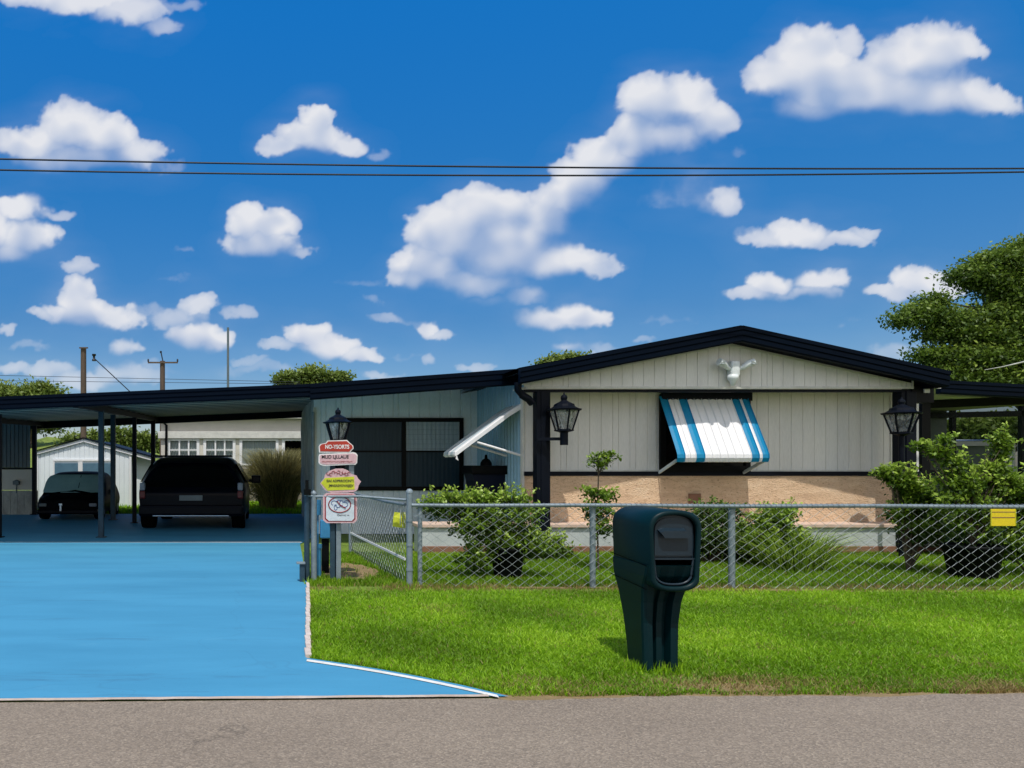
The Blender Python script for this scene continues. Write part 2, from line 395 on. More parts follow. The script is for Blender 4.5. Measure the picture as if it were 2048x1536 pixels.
# added unseen bright cloud behind the camera, to lift light on shaded walls
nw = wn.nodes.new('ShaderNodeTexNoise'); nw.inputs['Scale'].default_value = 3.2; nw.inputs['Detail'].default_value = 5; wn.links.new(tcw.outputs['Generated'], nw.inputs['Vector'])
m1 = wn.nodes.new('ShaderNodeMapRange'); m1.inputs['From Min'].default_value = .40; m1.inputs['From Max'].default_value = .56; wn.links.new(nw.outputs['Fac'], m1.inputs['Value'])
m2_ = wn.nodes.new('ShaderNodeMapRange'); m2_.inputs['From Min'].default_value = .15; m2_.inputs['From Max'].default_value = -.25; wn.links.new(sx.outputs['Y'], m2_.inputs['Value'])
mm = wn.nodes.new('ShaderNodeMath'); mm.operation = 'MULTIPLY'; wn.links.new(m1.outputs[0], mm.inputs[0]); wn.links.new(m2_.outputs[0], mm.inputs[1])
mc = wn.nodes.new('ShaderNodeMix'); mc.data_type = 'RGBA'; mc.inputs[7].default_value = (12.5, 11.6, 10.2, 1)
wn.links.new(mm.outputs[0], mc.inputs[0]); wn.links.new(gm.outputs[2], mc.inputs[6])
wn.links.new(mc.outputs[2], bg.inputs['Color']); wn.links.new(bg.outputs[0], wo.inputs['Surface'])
sl = bpy.data.lights.new('sun', 'SUN'); sl.energy = 3.7; sl.angle = math.radians(.5); sl.color = (1, .96, .90)
so = bpy.data.objects.new('sun', sl); COL.objects.link(so); so.location = (0, -10, 30)
so.rotation_euler = sunv.to_track_quat('Z', 'Y').to_euler()
cd = bpy.data.cameras.new('camera'); cam = bpy.data.objects.new('camera', cd); COL.objects.link(cam)
cam.location = (0, 0, EYE); cam.rotation_euler = (PI / 2, 0, 0)
cd.sensor_width = 36; cd.lens = 36 * F / 2048; cd.shift_x = (1024 - VX) / 2048; cd.shift_y = (HY - 768) / 2048
cd.clip_start = .05; cd.clip_end = 3000
scene.camera = cam
scene.view_settings.view_transform = 'Standard'; scene.view_settings.look = 'None'
scene.view_settings.exposure = 0; scene.view_settings.gamma = 1
scene.cycles.max_bounces = 6; scene.cycles.transparent_max_bounces = 24

# ------------------------------------------------------------------ sky: cumulus field on a far dome sector
def vnoise(x, y, seed):
    xi = np.floor(x).astype(np.int64); yi = np.floor(y).astype(np.int64); fx = x - xi; fy = y - yi
    fx = fx * fx * fx * (fx * (fx * 6 - 15) + 10); fy = fy * fy * fy * (fy * (fy * 6 - 15) + 10)
    def h(a, b):
        n = (a * 374761393 + b * 668265263 + seed * 974634777) & 0xffffffff
        n = ((n ^ (n >> 13)) * 1274126177) & 0xffffffff
        return ((n ^ (n >> 16)) & 0xffff) / 65535.0
    return (h(xi, yi) * (1 - fx) + h(xi + 1, yi) * fx) * (1 - fy) + (h(xi, yi + 1) * (1 - fx) + h(xi + 1, yi + 1) * fx) * fy
def fbm(x, y, seed, octv=5, gain=.5, billow=False):
    t = 0; a = 1; s = 0
    for o in range(octv):
        v = vnoise(x * 2 ** o + 17.3 * o, y * 2 ** o - 9.1 * o, seed + o)
        if billow: v = 1 - abs(2 * v - 1)
        t = t + a * v; s += a; a *= gain
    return t / s
PUFFS = [
 (1630,115,85,72,1),(1690,85,45,40,.8),(1860,105,95,62,1),(1790,120,60,50,.9),(1920,90,60,45,.9),(1570,155,80,50,.9),(1700,175,150,65,1),(1850,185,150,55,1),(1970,200,85,40,.9),(1640,215,90,35,.8),
 (1310,200,80,58,1),(1370,195,75,55,1),(1420,240,62,45,.9),(1270,270,70,50,1),(1215,315,75,50,1),(1160,355,70,50,1),(1340,270,70,40,.9),
 (960,415,80,55,1),(1010,420,70,50,1),(890,465,90,65,1),(1010,490,130,75,1),(850,530,80,50,.95),(1120,520,110,38,.95),(1090,440,70,55,.9),(950,560,110,30,.85),(1190,528,60,20,.8),(820,555,55,22,.8),(1120,395,70,45,.95),
 (1450,398,42,34,.8),(1380,360,90,45,.33),(1390,400,80,35,.4),(1400,340,30,25,.4),
 (140,250,80,55,1),(70,285,80,45,.95),(210,275,70,50,.95),(270,305,70,32,.85),(150,320,140,35,.8),(20,290,40,30,.8),
 (640,240,36,34,1),(625,275,72,36,1),(560,292,60,24,.85),(680,290,55,26,.85),(755,305,30,14,.35),
 (40,415,55,34,1),(110,430,40,13,.6),(50,475,75,38,1),(10,505,45,26,.9),(-30,450,60,60,1),
 (495,440,50,42,1),(550,445,55,40,1),(520,485,90,32,.95),(590,500,40,14,.6),(155,536,40,17,.65),(368,497,25,10,.25),
 (155,590,42,38,1),(170,625,90,32,1),(235,632,58,28,.9),(90,630,40,16,.7),(300,620,50,16,.35),
 (400,612,42,26,.8),(350,635,60,24,.6),(480,628,45,18,.55),(385,672,62,28,.95),(430,685,48,20,.95),(250,692,38,22,.7),
 (615,665,50,30,1),(660,690,70,28,1),(720,708,48,18,.85),(560,688,45,14,.6),(500,720,45,10,.4),(540,735,60,12,.35),
 (850,650,32,24,.9),(870,662,50,16,.7),(775,638,48,14,.45),(740,600,25,12,.3),(848,720,22,14,.5),(800,710,30,8,.2),
 (1170,632,75,32,1),(1090,640,70,28,.95),(1060,588,50,22,.85),(990,600,60,14,.5),(1145,698,45,16,.75),(945,730,45,11,.5),(755,748,50,11,.5),(1290,675,28,9,.35),
 (1590,465,75,28,.95),(1540,475,80,20,.75),(1680,475,70,18,.8),(1725,462,28,16,.7),(1490,465,30,12,.3),
 (1540,562,62,30,1),(1500,582,60,22,.8),(1640,560,60,26,.9),(1600,585,90,18,.75),
 (1840,560,66,32,1),(1790,580,60,22,.8),(1880,575,60,25,.85),(1800,700,60,28,.4),(1870,650,50,18,.35),
 (30,728,45,18,.6),(95,735,45,20,.6),(150,760,80,22,.6),(250,752,90,30,.55),(5,655,24,18,.6),(310,730,40,14,.3),(330,330,60,20,.3),
 (170,0,140,32,.9),(260,22,90,28,.8),(325,50,40,18,.55),(60,-10,90,30,.8),(360,5,60,16,.4),
 (700,690,40,10,.3),(830,640,60,10,.3),(1180,690,60,12,.4),(620,740,90,12,.3),(410,740,90,16,.3),(1010,560,50,14,.5),(1330,400,60,24,.3),(1480,300,30,12,.2),(1420,330,40,14,.25),(360,560,40,8,.2),(720,560,50,9,.2),(1340,640,60,8,.2),(1700,640,60,9,.25),(60,690,60,10,.3),
 (-300,150,150,80,1),(-380,420,140,60,1),(-220,600,130,40,1),(2250,420,140,60,1),(2350,150,160,80,1),(2500,560,150,45,1),(2180,640,80,25,.9),
 (600,-250,200,70,1),(1300,-300,240,90,1),(2000,-220,200,80,1),(-100,-250,200,70,1)]
def build_sky():
    azs = np.radians(np.arange(-30, 58, .075)); els = np.radians(np.arange(.5, 46, .075))
    A, E = np.meshgrid(azs, els)
    px = VX + F * np.tan(A); py = HY - F * np.tan(E) / np.cos(A)
    wx = (fbm(px / 60, py / 60, 3, 4) - .5) * 46; wy = (fbm(px / 60, py / 60, 23, 4) - .5) * 34
    x = px + wx + (fbm(px / 14, py / 14, 51, 3) - .5) * 11; y = py + wy + (fbm(px / 14, py / 14, 71, 3) - .5) * 11
    D = np.full(px.shape, -1.0); Wt = np.ones(px.shape)
    for cx, cy, rx, ry, w in PUFFS:
        dy = (y - cy); ryy = np.where(dy > 0, ry * .85, ry)
        v = (1.12 - ((x - cx) / rx) ** 2 - (dy / ryy) ** 2)
        v = np.where(v > 0, v * w, v)
        k = .18; hh = np.clip(.5 + .5 * (v - D) / k, 0, 1)
        D = D * (1 - hh) + v * hh + k * hh * (1 - hh) * .6; Wt = Wt * (1 - hh) + w * hh
    D = np.clip(D, -1, 1.4)
    def blur(q, r_, n_=2):
        for _ in range(n_):
            for ax_ in (0, 1):
                c = np.cumsum(np.pad(q, [(r_ + 1, r_) if k == ax_ else (0, 0) for k in (0, 1)], mode='edge'), axis=ax_)
                sl_ = [slice(None), slice(None)]; s2_ = [slice(None), slice(None)]
                sl_[ax_] = slice(2 * r_ + 1, None); s2_[ax_] = slice(0, -(2 * r_ + 1))
                q = (c[tuple(sl_)] - c[tuple(s2_)]) / (2 * r_ + 1)
        return q
    bn = fbm(px / 48, py / 40, 7, 6, .54, True) - .60
    n2 = fbm(px / 110, py / 75, 91, 4) - .5
    T = np.clip(D, -1, 1.1) + bn * .62 + n2 * .55
    Tc = np.clip(blur(T, 3), 0, 1)
    A_ = sum(np.roll(Tc, -k, axis=0) for k in (6, 12, 19, 27, 36, 46)) / 6          # cloud mass above each point
    Ac = blur(A_, 8)
    Ts = blur(T, 6, 3)
    m_ = np.clip((Ac - .14) * 2.2, 0, .80)
    T2 = T * (1 - m_) + Ts * m_
    soft = .36 + .85 * m_
    a = np.clip((T2 - .02) / soft, 0, 1); alpha = a * a * (3 - 2 * a)
    alpha *= np.clip(.12 + 1.0 * np.clip(D, 0, 1) ** .5, 0, 1) * np.clip(Wt * 1.05, 0, 1) * .97
    # thin veil around the cloud bodies
    veil = np.clip(blur(np.clip(D + .25 + n2 * .8, 0, 1), 14, 2), 0, 1) * (fbm(px / 130, py / 45, 211, 5) ** 1.6) * .26
    alpha = np.maximum(alpha, veil * (1 - alpha) + alpha)
    # light from above and left: large rounded lobes, shaded undersides
    lobes = blur(fbm(px / 62, py / 50, 131, 3, .5, True), 3)
    relief = np.roll(np.roll(lobes, -7, axis=0), 7, axis=1) - np.roll(np.roll(lobes, 7, axis=0), -7, axis=1)
    edge_ = blur(T, 4); rim = edge_ - np.roll(edge_, -7, axis=0)
    lit = np.clip(1.03 - Ac * .88 - relief * .95 + rim * .30, 0, 1)
    cl = np.array([.80, .81, .85]); cs = np.array([.34, .45, .67])
    col = cs + (cl - cs) * (lit ** 1.05)[..., None]
    R = 900.0
    V = np.stack([R * np.sin(A) * np.cos(E), R * np.cos(A) * np.cos(E), R * np.sin(E)], -1)
    ny, nx = A.shape
    id0 = np.arange(ny * nx).reshape(ny, nx)
    F4 = np.stack([id0[:-1, :-1], id0[:-1, 1:], id0[1:, 1:], id0[1:, :-1]], -1).reshape(-1, 4)
    af = alpha.ravel()
    keep = af[F4].max(axis=1) > .004
    F4 = F4[keep]
    used = np.unique(F4); rm = np.zeros(ny * nx, int); rm[used] = np.arange(len(used))
    Vv = V.reshape(-1, 3)[used]; C = np.concatenate([col.reshape(-1, 3), alpha.reshape(-1, 1)], 1)[used]
    m, nt = new_mat('cumulus')
    at = N(nt, 'ShaderNodeAttribute', attribute_name='cloud')
    em = N(nt, 'ShaderNodeEmission'); L(nt, at.outputs['Color'], em.inputs['Color'])
    tr = N(nt, 'ShaderNodeBsdfTransparent'); mx = N(nt, 'ShaderNodeMixShader'); o = N(nt, 'ShaderNodeOutputMaterial')
    L(nt, at.outputs['Alpha'], mx.inputs[0]); L(nt, tr.outputs[0], mx.inputs[1]); L(nt, em.outputs[0], mx.inputs[2])
    L(nt, mx.outputs[0], o.inputs['Surface'])
    ob = np_mesh('sky', Vv, rm[F4], m)
    ca = ob.data.color_attributes.new('cloud', 'FLOAT_COLOR', 'POINT'); ca.data.foreach_set('color', C.astype(np.float32).ravel())
    ob.data.polygons.foreach_set('use_smooth', np.ones(len(F4), bool))
    ob['kind'] = 'structure'
build_sky()

# ------------------------------------------------------------------ ground, road, driveway
mb = MB(); mb.sheet([(-500, -100), (500, -100), (500, 900), (-500, 900)], 0); structure('ground', mb, M['ground'])
def road_edge(x): return 4.66 + .027 * (x + 2)
mb = MB()
xs = np.arange(-40, 60.1, .12)
rows = [[(x, -6, .006) for x in xs], [(x, road_edge(x) + .03 * math.sin(x * 3.1) * (x > 1.4) + .05 * (fbm(np.array([x * 3.3]), np.array([2.]), 19, 4)[0] - .5) * 2 * (x > 1.4) + .012 * random.uniform(-1, 1) * (x > 1.4), .006) for x in xs]]
mb.grid(rows); structure('road', mb, M['asphalt'])
APEX = (1.53, 4.80); CORN = (X(613, 5.72), 5.72); GATE = (X(614, 9.3), 9.3)
DRIVE = [(-30, road_edge(-30) + .05), (APEX[0], road_edge(APEX[0]) + .02)]
# splay curves gently from the apex to the corner
def splay(t):
    p = Vector(APEX).lerp(Vector(CORN), t); bow = .05 * math.sin(PI * t); return (p.x + bow * .6, p.y + bow)
DRIVE += [splay(t) for t in (.2, .4, .6, .8, 1.0)] + [GATE, (.56, 13.9), (.93, 15.4), (.93, 22.2), (-30, 22.2)]
mb = MB(); mb.sheet(DRIVE, .012); structure('driveway', mb, M['blue'])
mb = MB()
w = .06
rw = []
for t in np.linspace(0.06, 1.0, 12):
    a = splay(t); rw.append(((a[0] + .0, a[1] - .055 - .02 * (1 - t), .017), (a[0] - .005, a[1] - .055 - .02 * (1 - t) - w, .017)))
mb.grid([[r[0] for r in rw], [r[1] for r in rw]])
xs2 = np.arange(-30, APEX[0] - .03, .1)
structure('driveway_marking', mb, M['whiteline'])
mb = MB()
mb.grid([[(x, road_edge(x) + .0 + random.uniform(-.006, .006), .018) for x in xs2], [(x, road_edge(x) + .045 + random.uniform(-.004, .004), .018) for x in xs2]])
structure('driveway_edge', mb, M['concrete'])
mb = MB()
y = CORN[1] + .02
while y < GATE[1] - .1:
    t = (y - CORN[1]) / (GATE[1] - CORN[1]); x = CORN[0] + t * (GATE[0] - CORN[0])
    l = random.uniform(.16, .22)
    mb.box(x - .005 + random.uniform(-.006, .006), x + .036 + random.uniform(-.006, .006), y, y + l, 0, .035 + random.uniform(-.004, .006), .006)
    y += l + .012
structure('brick_edging', mb, M['brickpale'])
mb = MB(); mb.grid([[(x, 14.12, .016) for x in (-30, .6)], [(x, 14.19, .016) for x in (-30, .6)]]); structure('slab_joint', mb, M['whiteline'])
# soil patches
def blob(cx, cy, rx, ry, z, n=22):
    return [(cx + rx * math.cos(2 * PI * k / n) * random.uniform(.8, 1.15), cy + ry * math.sin(2 * PI * k / n) * random.uniform(.8, 1.15), z) for k in range(n)]
mb = MB()
for c in [(1.08, 10.4, .42, .85), (3.05, 4.98, .42, .09), (1.9, 5.0, .4, .05), (5.6, 8.85, 1.2, .09), (7.6, 8.75, 1.0, .08), (3.3, 9.0, .9, .06), (3.9, 5.1, .25, .06)]:
    mb.face(blob(*c, .007))
structure('soil', mb, M['soil'])
mb = MB(); xe = np.arange(1.45, 40, .1)
mb.grid([[(x, road_edge(x) - .08, .003) for x in xe], [(x, road_edge(x) + .05 + .09 * fbm(np.array([x * 2.7]), np.array([4.]), 29, 4)[0], .003) for x in xe]])
structure('verge_soil', mb, M['soil'])
# far grassy hill
mb = MB(); rows = []
for yy in np.linspace(38, 110, 22):
    r = []
    for xx in np.linspace(-70, 26, 60):
        t = min(1, (yy - 38) / 30); t = t * t * (3 - 2 * t)
        h = 3.1 * math.exp(-((xx + 13) / 11) ** 2) + 2.3 * math.exp(-((xx + 30) / 14) ** 2) + 2.0 * math.exp(-((xx - 6) / 9) ** 2)
        h += .35 * math.sin(xx * .9) * math.sin(yy * .5) + .25 * (vnoise(np.array([xx * .8]), np.array([yy * .8]), 5)[0])
        r.append((xx, yy, max(-.02, h * t - .02)))
    rows.append(r)
mb.grid(rows, smooth=True); structure('hill', mb, M['hill'])

# ------------------------------------------------------------------ grass
def inside_drive(x, y):
    # blue paving is left of this boundary
    by = np.array([p[1] for p in ([(1.53, 4.8)] + [splay(t) for t in (.2, .4, .6, .8, 1)] + [GATE, (.56, 13.9), (.93, 15.4), (.93, 22.2)])])
    bx = np.array([p[0] for p in ([(1.53, 4.8)] + [splay(t) for t in (.2, .4, .6, .8, 1)] + [GATE, (.56, 13.9), (.93, 15.4), (.93, 22.2)])])
    return x < np.interp(y, by, bx) + .03
def blades(n, x0, x1, y0, y1, hmin, hmax, wid, seed, power=2.0, lean=.5, keepf=None):
    rs = np.random.RandomState(seed)
    u = rs.rand(n)
    # denser close to the road, where the picture shows the blades largest
    if power: y = 1 / (1 / y0 ** power + u * (1 / y1 ** power - 1 / y0 ** power)) ** (1 / power)
    else: y = y0 + u * (y1 - y0)
    x = x0 + rs.rand(n) * (x1 - x0)
    k = np.ones(n, bool)
    if keepf is not None: k = keepf(x, y, rs)
    x = x[k]; y = y[k]; n = len(x)
    tuft = fbm(x * 2.2, y * 2.2, 11, 3); patch = fbm(x * .8 + 5, y * .8, 17, 3)
    h = hmin + (hmax - hmin) * rs.rand(n) * (.45 + 1.1 * tuft)
    a = rs.rand(n) * 2 * PI; la = rs.rand(n) * 2 * PI; ln = lean * h * (.2 + rs.rand(n))
    wx = np.cos(a) * wid / 2; wy = np.sin(a) * wid / 2
    dx = np.cos(la) * ln; dy = np.sin(la) * ln
    V = np.zeros((n, 5, 3))
    V[:, 0] = np.stack([x - wx, y - wy, np.zeros(n)], 1); V[:, 1] = np.stack([x + wx, y + wy, np.zeros(n)], 1)
    V[:, 2] = np.stack([x + wx * .8 + dx * .35, y + wy * .8 + dy * .35, h * .6], 1); V[:, 3] = np.stack([x - wx * .8 + dx * .35, y - wy * .8 + dy * .35, h * .6], 1)
    V[:, 4] = np.stack([x + dx, y + dy, h], 1)
    b = np.arange(n)[:, None] * 5
    f = np.concatenate([b + np.array([[0, 1, 2]]), b + np.array([[0, 2, 3]]), b + np.array([[3, 2, 4]])])
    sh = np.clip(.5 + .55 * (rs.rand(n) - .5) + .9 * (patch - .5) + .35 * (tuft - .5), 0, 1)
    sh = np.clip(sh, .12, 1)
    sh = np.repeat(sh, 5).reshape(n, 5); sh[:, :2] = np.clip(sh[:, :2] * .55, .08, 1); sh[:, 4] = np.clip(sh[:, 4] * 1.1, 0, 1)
    dn = fbm(x * 1.7, y * 3.5, 61, 4); re_ = np.clip(1 - (y - road_edge(x)) / .42, 0, 1)
    fe_ = np.clip(1 - abs(y - 8.93) / .28, 0, 1); mbx_ = np.clip(1 - np.hypot((x - 3.2) / .75, (y - 5.05) / .26), 0, 1)
    ps = np.clip(.03 + re_ * (.42 + 2.2 * (dn - .42)) + fe_ * .75 + mbx_ * .9 + .9 * np.clip(dn - .62, 0, 1), 0, .92)
    dry = rs.rand(n) < ps
    sh[dry] = (rs.rand(dry.sum()) * .05)[:, None]
    return V.reshape(-1, 3), f, sh.ravel()
def keep_front(x, y, rs):
    k = ~inside_drive(x, y)
    k &= y > road_edge(x) - .01 + .07 * fbm(x * 4, y * 0, 9, 3)
    wear = fbm(x * 3.1, y * 3.1, 41, 4)
    edge = np.clip((y - road_edge(x)) / .28, 0, 1)
    k &= ~((rs.rand(len(x)) > .25 + edge) & (wear > .45))
    dirt = (((x - 3.05) / .5) ** 2 + ((y - 5.0) / .13) ** 2 < 1) & (rs.rand(len(x)) < .72)
    dirt |= (((x - 1.0) / .42) ** 2 + ((y - 9.8) / .38) ** 2 < 1) & (rs.rand(len(x)) < .85)
    dirt |= (abs(y - 8.9) < .16) & (wear > .5) & (rs.rand(len(x)) < .75)
    dirt |= (abs(x - 2.83) < .22) & (y > 5.10) & (y < 5.40) & (rs.rand(len(x)) < .8)
    k &= ~dirt
    return k
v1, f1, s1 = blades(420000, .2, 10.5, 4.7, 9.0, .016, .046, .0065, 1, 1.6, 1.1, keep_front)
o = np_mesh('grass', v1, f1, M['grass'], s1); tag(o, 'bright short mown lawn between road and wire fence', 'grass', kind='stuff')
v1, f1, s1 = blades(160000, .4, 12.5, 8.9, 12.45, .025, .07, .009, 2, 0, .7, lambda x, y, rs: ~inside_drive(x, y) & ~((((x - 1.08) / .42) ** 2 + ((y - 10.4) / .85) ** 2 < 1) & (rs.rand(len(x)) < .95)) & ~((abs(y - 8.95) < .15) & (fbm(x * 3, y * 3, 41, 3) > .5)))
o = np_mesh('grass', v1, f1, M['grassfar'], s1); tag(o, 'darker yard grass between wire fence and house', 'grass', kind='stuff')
v1, f1, s1 = blades(40000, -14, 6, 22.3, 33, .05, .16, .03, 3, 1, .6, None)
o = np_mesh('grass', v1, f1, M['grass'], s1); tag(o, 'grass strip behind the carport floor', 'grass', kind='stuff')
# tufts round the mailbox foot and posts
P = []
for cx, cy, r, n in [(2.82, 5.46, .19, 260), (2.62, 5.38, .08, 80), (2.9, 5.36, .12, 90), (.75, 9.35, .35, 240), (1.6, 9.2, .3, 260), (1.35, 9.7, .15, 60), (.78, 11.0, .12, 60)]:
    for _ in range(n):
        a = random.random() * 2 * PI; q = r * math.sqrt(random.random()); P.append((cx + q * math.cos(a), cy + q * math.sin(a)))
P = np.array(P); rs = np.random.RandomState(5); n = len(P)
h = .035 + .06 * rs.rand(n); la = rs.rand(n) * 2 * PI; ln = h * .7 * rs.rand(n); a = rs.rand(n) * PI
V = np.zeros((n, 3, 3)); wd = .006
V[:, 0] = np.stack([P[:, 0] - wd * np.cos(a), P[:, 1] - wd * np.sin(a), 0 * h], 1); V[:, 1] = np.stack([P[:, 0] + wd * np.cos(a), P[:, 1] + wd * np.sin(a), 0 * h], 1)
V[:, 2] = np.stack([P[:, 0] + ln * np.cos(la), P[:, 1] + ln * np.sin(la), h], 1)
o = np_mesh('grass', V.reshape(-1, 3), np.arange(n * 3).reshape(n, 3), M['grass'], np.repeat(.12 + .88 * rs.rand(n), 3)); tag(o, 'long unmown tufts round the mailbox foot and gate posts', 'grass', kind='stuff')

# ------------------------------------------------------------------ siding helper
def siding(mb, x0, x1, zb, zt, y, pitch=.19, gw=.012, gd=.01):
    """vertical board siding facing -Y, zb/zt functions of x"""
    xs = [(x0, 0)]; x = x0 + pitch * .6
    while x < x1 - gw:
        xs += [(x, 0), (x + gw * .3, gd), (x + gw * .7, gd), (x + gw, 0)]; x += pitch * (1 if random.random() < .7 else random.choice((.5, 1)))
    xs.append((x1, 0))
    mb.grid([[(a, y + b, zb(a)) for a, b in xs], [(a, y + b, zt(a)) for a, b in xs]])
def siding_side(mb, x, y0, y1, z0, z1, pitch=.12, dep=.03):
    """corrugated wall facing -X"""
    ys = []; n = int((y1 - y0) / pitch)
    for i in range(n + 1):
        yy = y0 + (y1 - y0) * i / n; ys += [(yy, 0), (yy + pitch * .55, 0), (yy + pitch * .62, -dep), (yy + pitch * .93, -dep)]
    ys = [q for q in ys if q[0] <= y1]
    mb.grid([[(x + b, a, z0) for a, b in ys], [(x + b, a, z1) for a, b in ys]])

# ------------------------------------------------------------------ mobile home
DG_, DW, DF = 12.35, 12.93, 12.02           # gable face, lower wall, fascia planes
home = thing('mobile_home', 'pale mobile home with navy gable roof and striped window awning', 'house', (7.7, 13.0, 0))
def fz(px, py): return (X(px, DF), Z(py, DF))
GL, GA, GR = fz(1040, 736), fz(1484, 651), fz(1898, 742)
def roofz(x, off=0):
    if x < GA[0]: t = (x - GL[0]) / (GA[0] - GL[0]); z = GL[1] + t * (GA[1] - GL[1])
    else: t = (x - GA[0]) / (GR[0] - GA[0]); z = GA[1] + t * (GR[1] - GA[1])
    return z + off
FT = 32 / S(DF)                            # fascia height
XL, XR = 4.42, 11.26
GB = Z(775, DG_)                           # bottom of the gable face
mb = MB(); siding(mb, X(1048, DG_), X(1823, DG_), lambda x: GB, lambda x: max(GB + .005, roofz(x, -FT + .03)), DG_, .178)
mb.grid([[(X(1048, DG_), DG_ + .012, GB), (X(1823, DG_), DG_ + .012, GB)], [(X(1048, DG_), DG_ + .1, GB), (X(1823, DG_), DG_ + .1, GB)]])
gw = mb.build('gable_wall', M['siding'], home)
mb = MB(); mb.box(X(1052, DG_), X(1823, DG_) + .02, DG_ - .022, DG_ - .003, GB - .025, GB + .02, .004)
mb.box(X(1823, DG_) - .0, X(1823, DG_) + .02, DG_ - .02, DG_ - .001, GB + .022, GB + .26)
for (a, b) in ((GL, GA), (GA, GR)):
    p = Vector((a[0] + (.1 if a is GL else 0), DG_ - .012, a[1] - FT + (.02 if a is GL else 0))); q = Vector((b[0] - (.5 if b is GR else 0), DG_ - .012, b[1] - FT + (.115 if b is GR else 0)))
    mb.beam(p + Vector((0, 0, .0)), q, .02, .025)
mb.build('trim', M['trimwhite'], home)
# porch beam under the gable
mb = MB(); mb.box(X(1048, DG_), X(1835, DG_), DG_ + .015, DG_ + .14, GB - .07, GB - .03)
mb.box(X(1318, DW), X(1496, DW), DW - .12, DW - .071, GB - .18, GB - .002)
mb.build('porch_beam', M['navy'], home)
mb = MB(); mb.box(X(1048, DG_), XR, DG_ + .15, DW - .01, GB + .0, GB + .02); mb.build('porch_ceiling', M['siding'], home)
# lower wall
ZT, ZM = GB + .0, Z(943, DW)
mb = MB(); siding(mb, XL, XR, lambda x: ZM, lambda x: ZT, DW, .2)
mb.build('front_wall', M['siding'], home)
for pa, pb, ps in ((1097, 1318, (1097, 1311)), (1499, 1783, (1780,))):
    mb = MB(); mb.box(X(pa, DW), X(pb, DW), DW - .014, DW - .002, ZM + .002, ZM + .03)
    for p in ps: mb.box(X(p, DW), X(p, DW) + .028, DW - .016, DW - .002, ZM + .030, ZT - .06)
    mb.build('trim', M['trimwhite'], home)
mb = MB(); mb.box(XL - .02, XR + .02, DW - .035, DW + .02, ZM - .075, ZM, .006); mb.build('band', M['navy'], home)
# stucco band and skirting planter
ZS = .5
mb = MB()
xs = np.linspace(XL - .01, XR, 90); zz = np.linspace(ZS - .02, ZM - .077, 16)
mb.grid([[(x, DW - .012 + .014 * (fbm(np.array([x * 4.0]), np.array([z * 9.0]), 77, 4)[0] - .5), z) for x in xs] for z in zz], smooth=True)
mb.build('stucco_wall', M['tan'], home)
mb = MB(); mb.box(X(1376, DW), X(1399, DW), DW - .045, DW - .012, Z(1006, DW), Z(987, DW)); mb.build('vent', M['brownbase'], home)
DP = 12.42
mb = MB(); mb.box(2.45, XL - .05, DP - .04, DP + .55, .44, ZS, .01); mb.box(XL - .04, XR, DP - .04, DW - .02, .44, ZS, .01); mb.build('ledge', M['ledge'], home)
mb = MB(); mb.box(2.5, XR - .04, DP, DP + .05, .13, .438); mb.box(2.5, 2.55, DP + .052, DP + .5, .0, .438); mb.build('skirting', M['panelgrey'], home)
mb = MB(); mb.box(2.48, XR - .02, DP - .02, DP + .08, 0, .128, .01); mb.build('base_course', M['brownbase'], home)
# posts
for p0, p1 in ((1068, 1095), (1790, 1820)):
    mb = MB(); dd = 12.43; mb.box(X(p0, dd), X(p1, dd), dd - .13, dd + .06, 0, GB - .071, .008)
    mb.box(X(p0, dd) + .07, X(p1, dd) - .07, dd - .145, dd - .132, .0, GB - .071, .003)
    mb.build('post', M['navy'], home)
# roof slabs and fascia
for (a, b) in ((GL, GA), (GA, GR)):
    mb = MB()
    r0 = [(a[0], DF + .03, a[1] + .01), (b[0], DF + .03, b[1] + .01)]; r1 = [(a[0], 27, a[1] + .01), (b[0], 27, b[1] + .01)]
    mb.grid([r0, r1]); mb.grid([[(p[0], p[1], p[2] - .07) for p in r0], [(p[0], p[1], p[2] - .07) for p in r1]])
    mb.build('roof', M['navyedge'], home)
def fascia(mb, p, q, h, y, steps=3, dep=.09):
    """stepped metal fascia between p and q (x,z of the top edge)"""
    prof = [(.03, 0)]
    for i in range(steps):
        z0 = -h * i / steps; z1 = -h * (i + 1) / steps
        yy = -.012 * (steps - i)
        prof += [(yy, z0 - .004), (yy, z1 + .022), (yy + .02, z1 + .010), (yy + .02, z1)]
    prof += [(dep, -h), (dep, -.02)]
    mb.grid([[(p[0], y + a, p[1] + b) for a, b in prof], [(q[0], y + a, q[1] + b) for a, b in prof]], True)
    mb.face([(p[0], y + a, p[1] + b) for a, b in prof]); mb.face([(q[0], y + a, q[1] + b) for a, b in prof])
for (a, b) in ((GL, GA), (GA, GR)):
    mb = MB(); fascia(mb, a, b, FT, DF); mb.build('fascia', M['navyedge'], home)
# eave returns both sides
mb = MB(); mb.box(GR[0] - .14, GR[0] - .0, DF + .1, 26, GR[1] - FT, GR[1] - .02); mb.build('gutter', M['navy'], home)
mb = MB(); mb.box(X(1824, DG_), X(1868, DG_), DG_ + .0, DG_ + .2, GB - .25, roofz(X(1868, DG_), -FT + .06))
mb.build('corner_boxing', M['black'], home)
mb = MB(); mb.box(X(1846, DG_), X(1857, DG_), DG_ - .03, DG_ - .002, Z(786, DG_), Z(762, DG_), .006); mb.build('vent', M['trimwhite'], home)
mb = MB(); mb.tube([(X(1036, 12.2), 12.2, Z(765, 12.2)), (X(1036, 12.2), 12.2, Z(780, 12.2)), (X(1044, 12.2), 12.2, Z(790, 12.2)), (X(1058, 12.2), 12.22, Z(798, 12.2)), (X(1066, 12.2), 12.25, Z(806, 12.2))], .062, 10); mb.build('downspout', M['navy'], home)
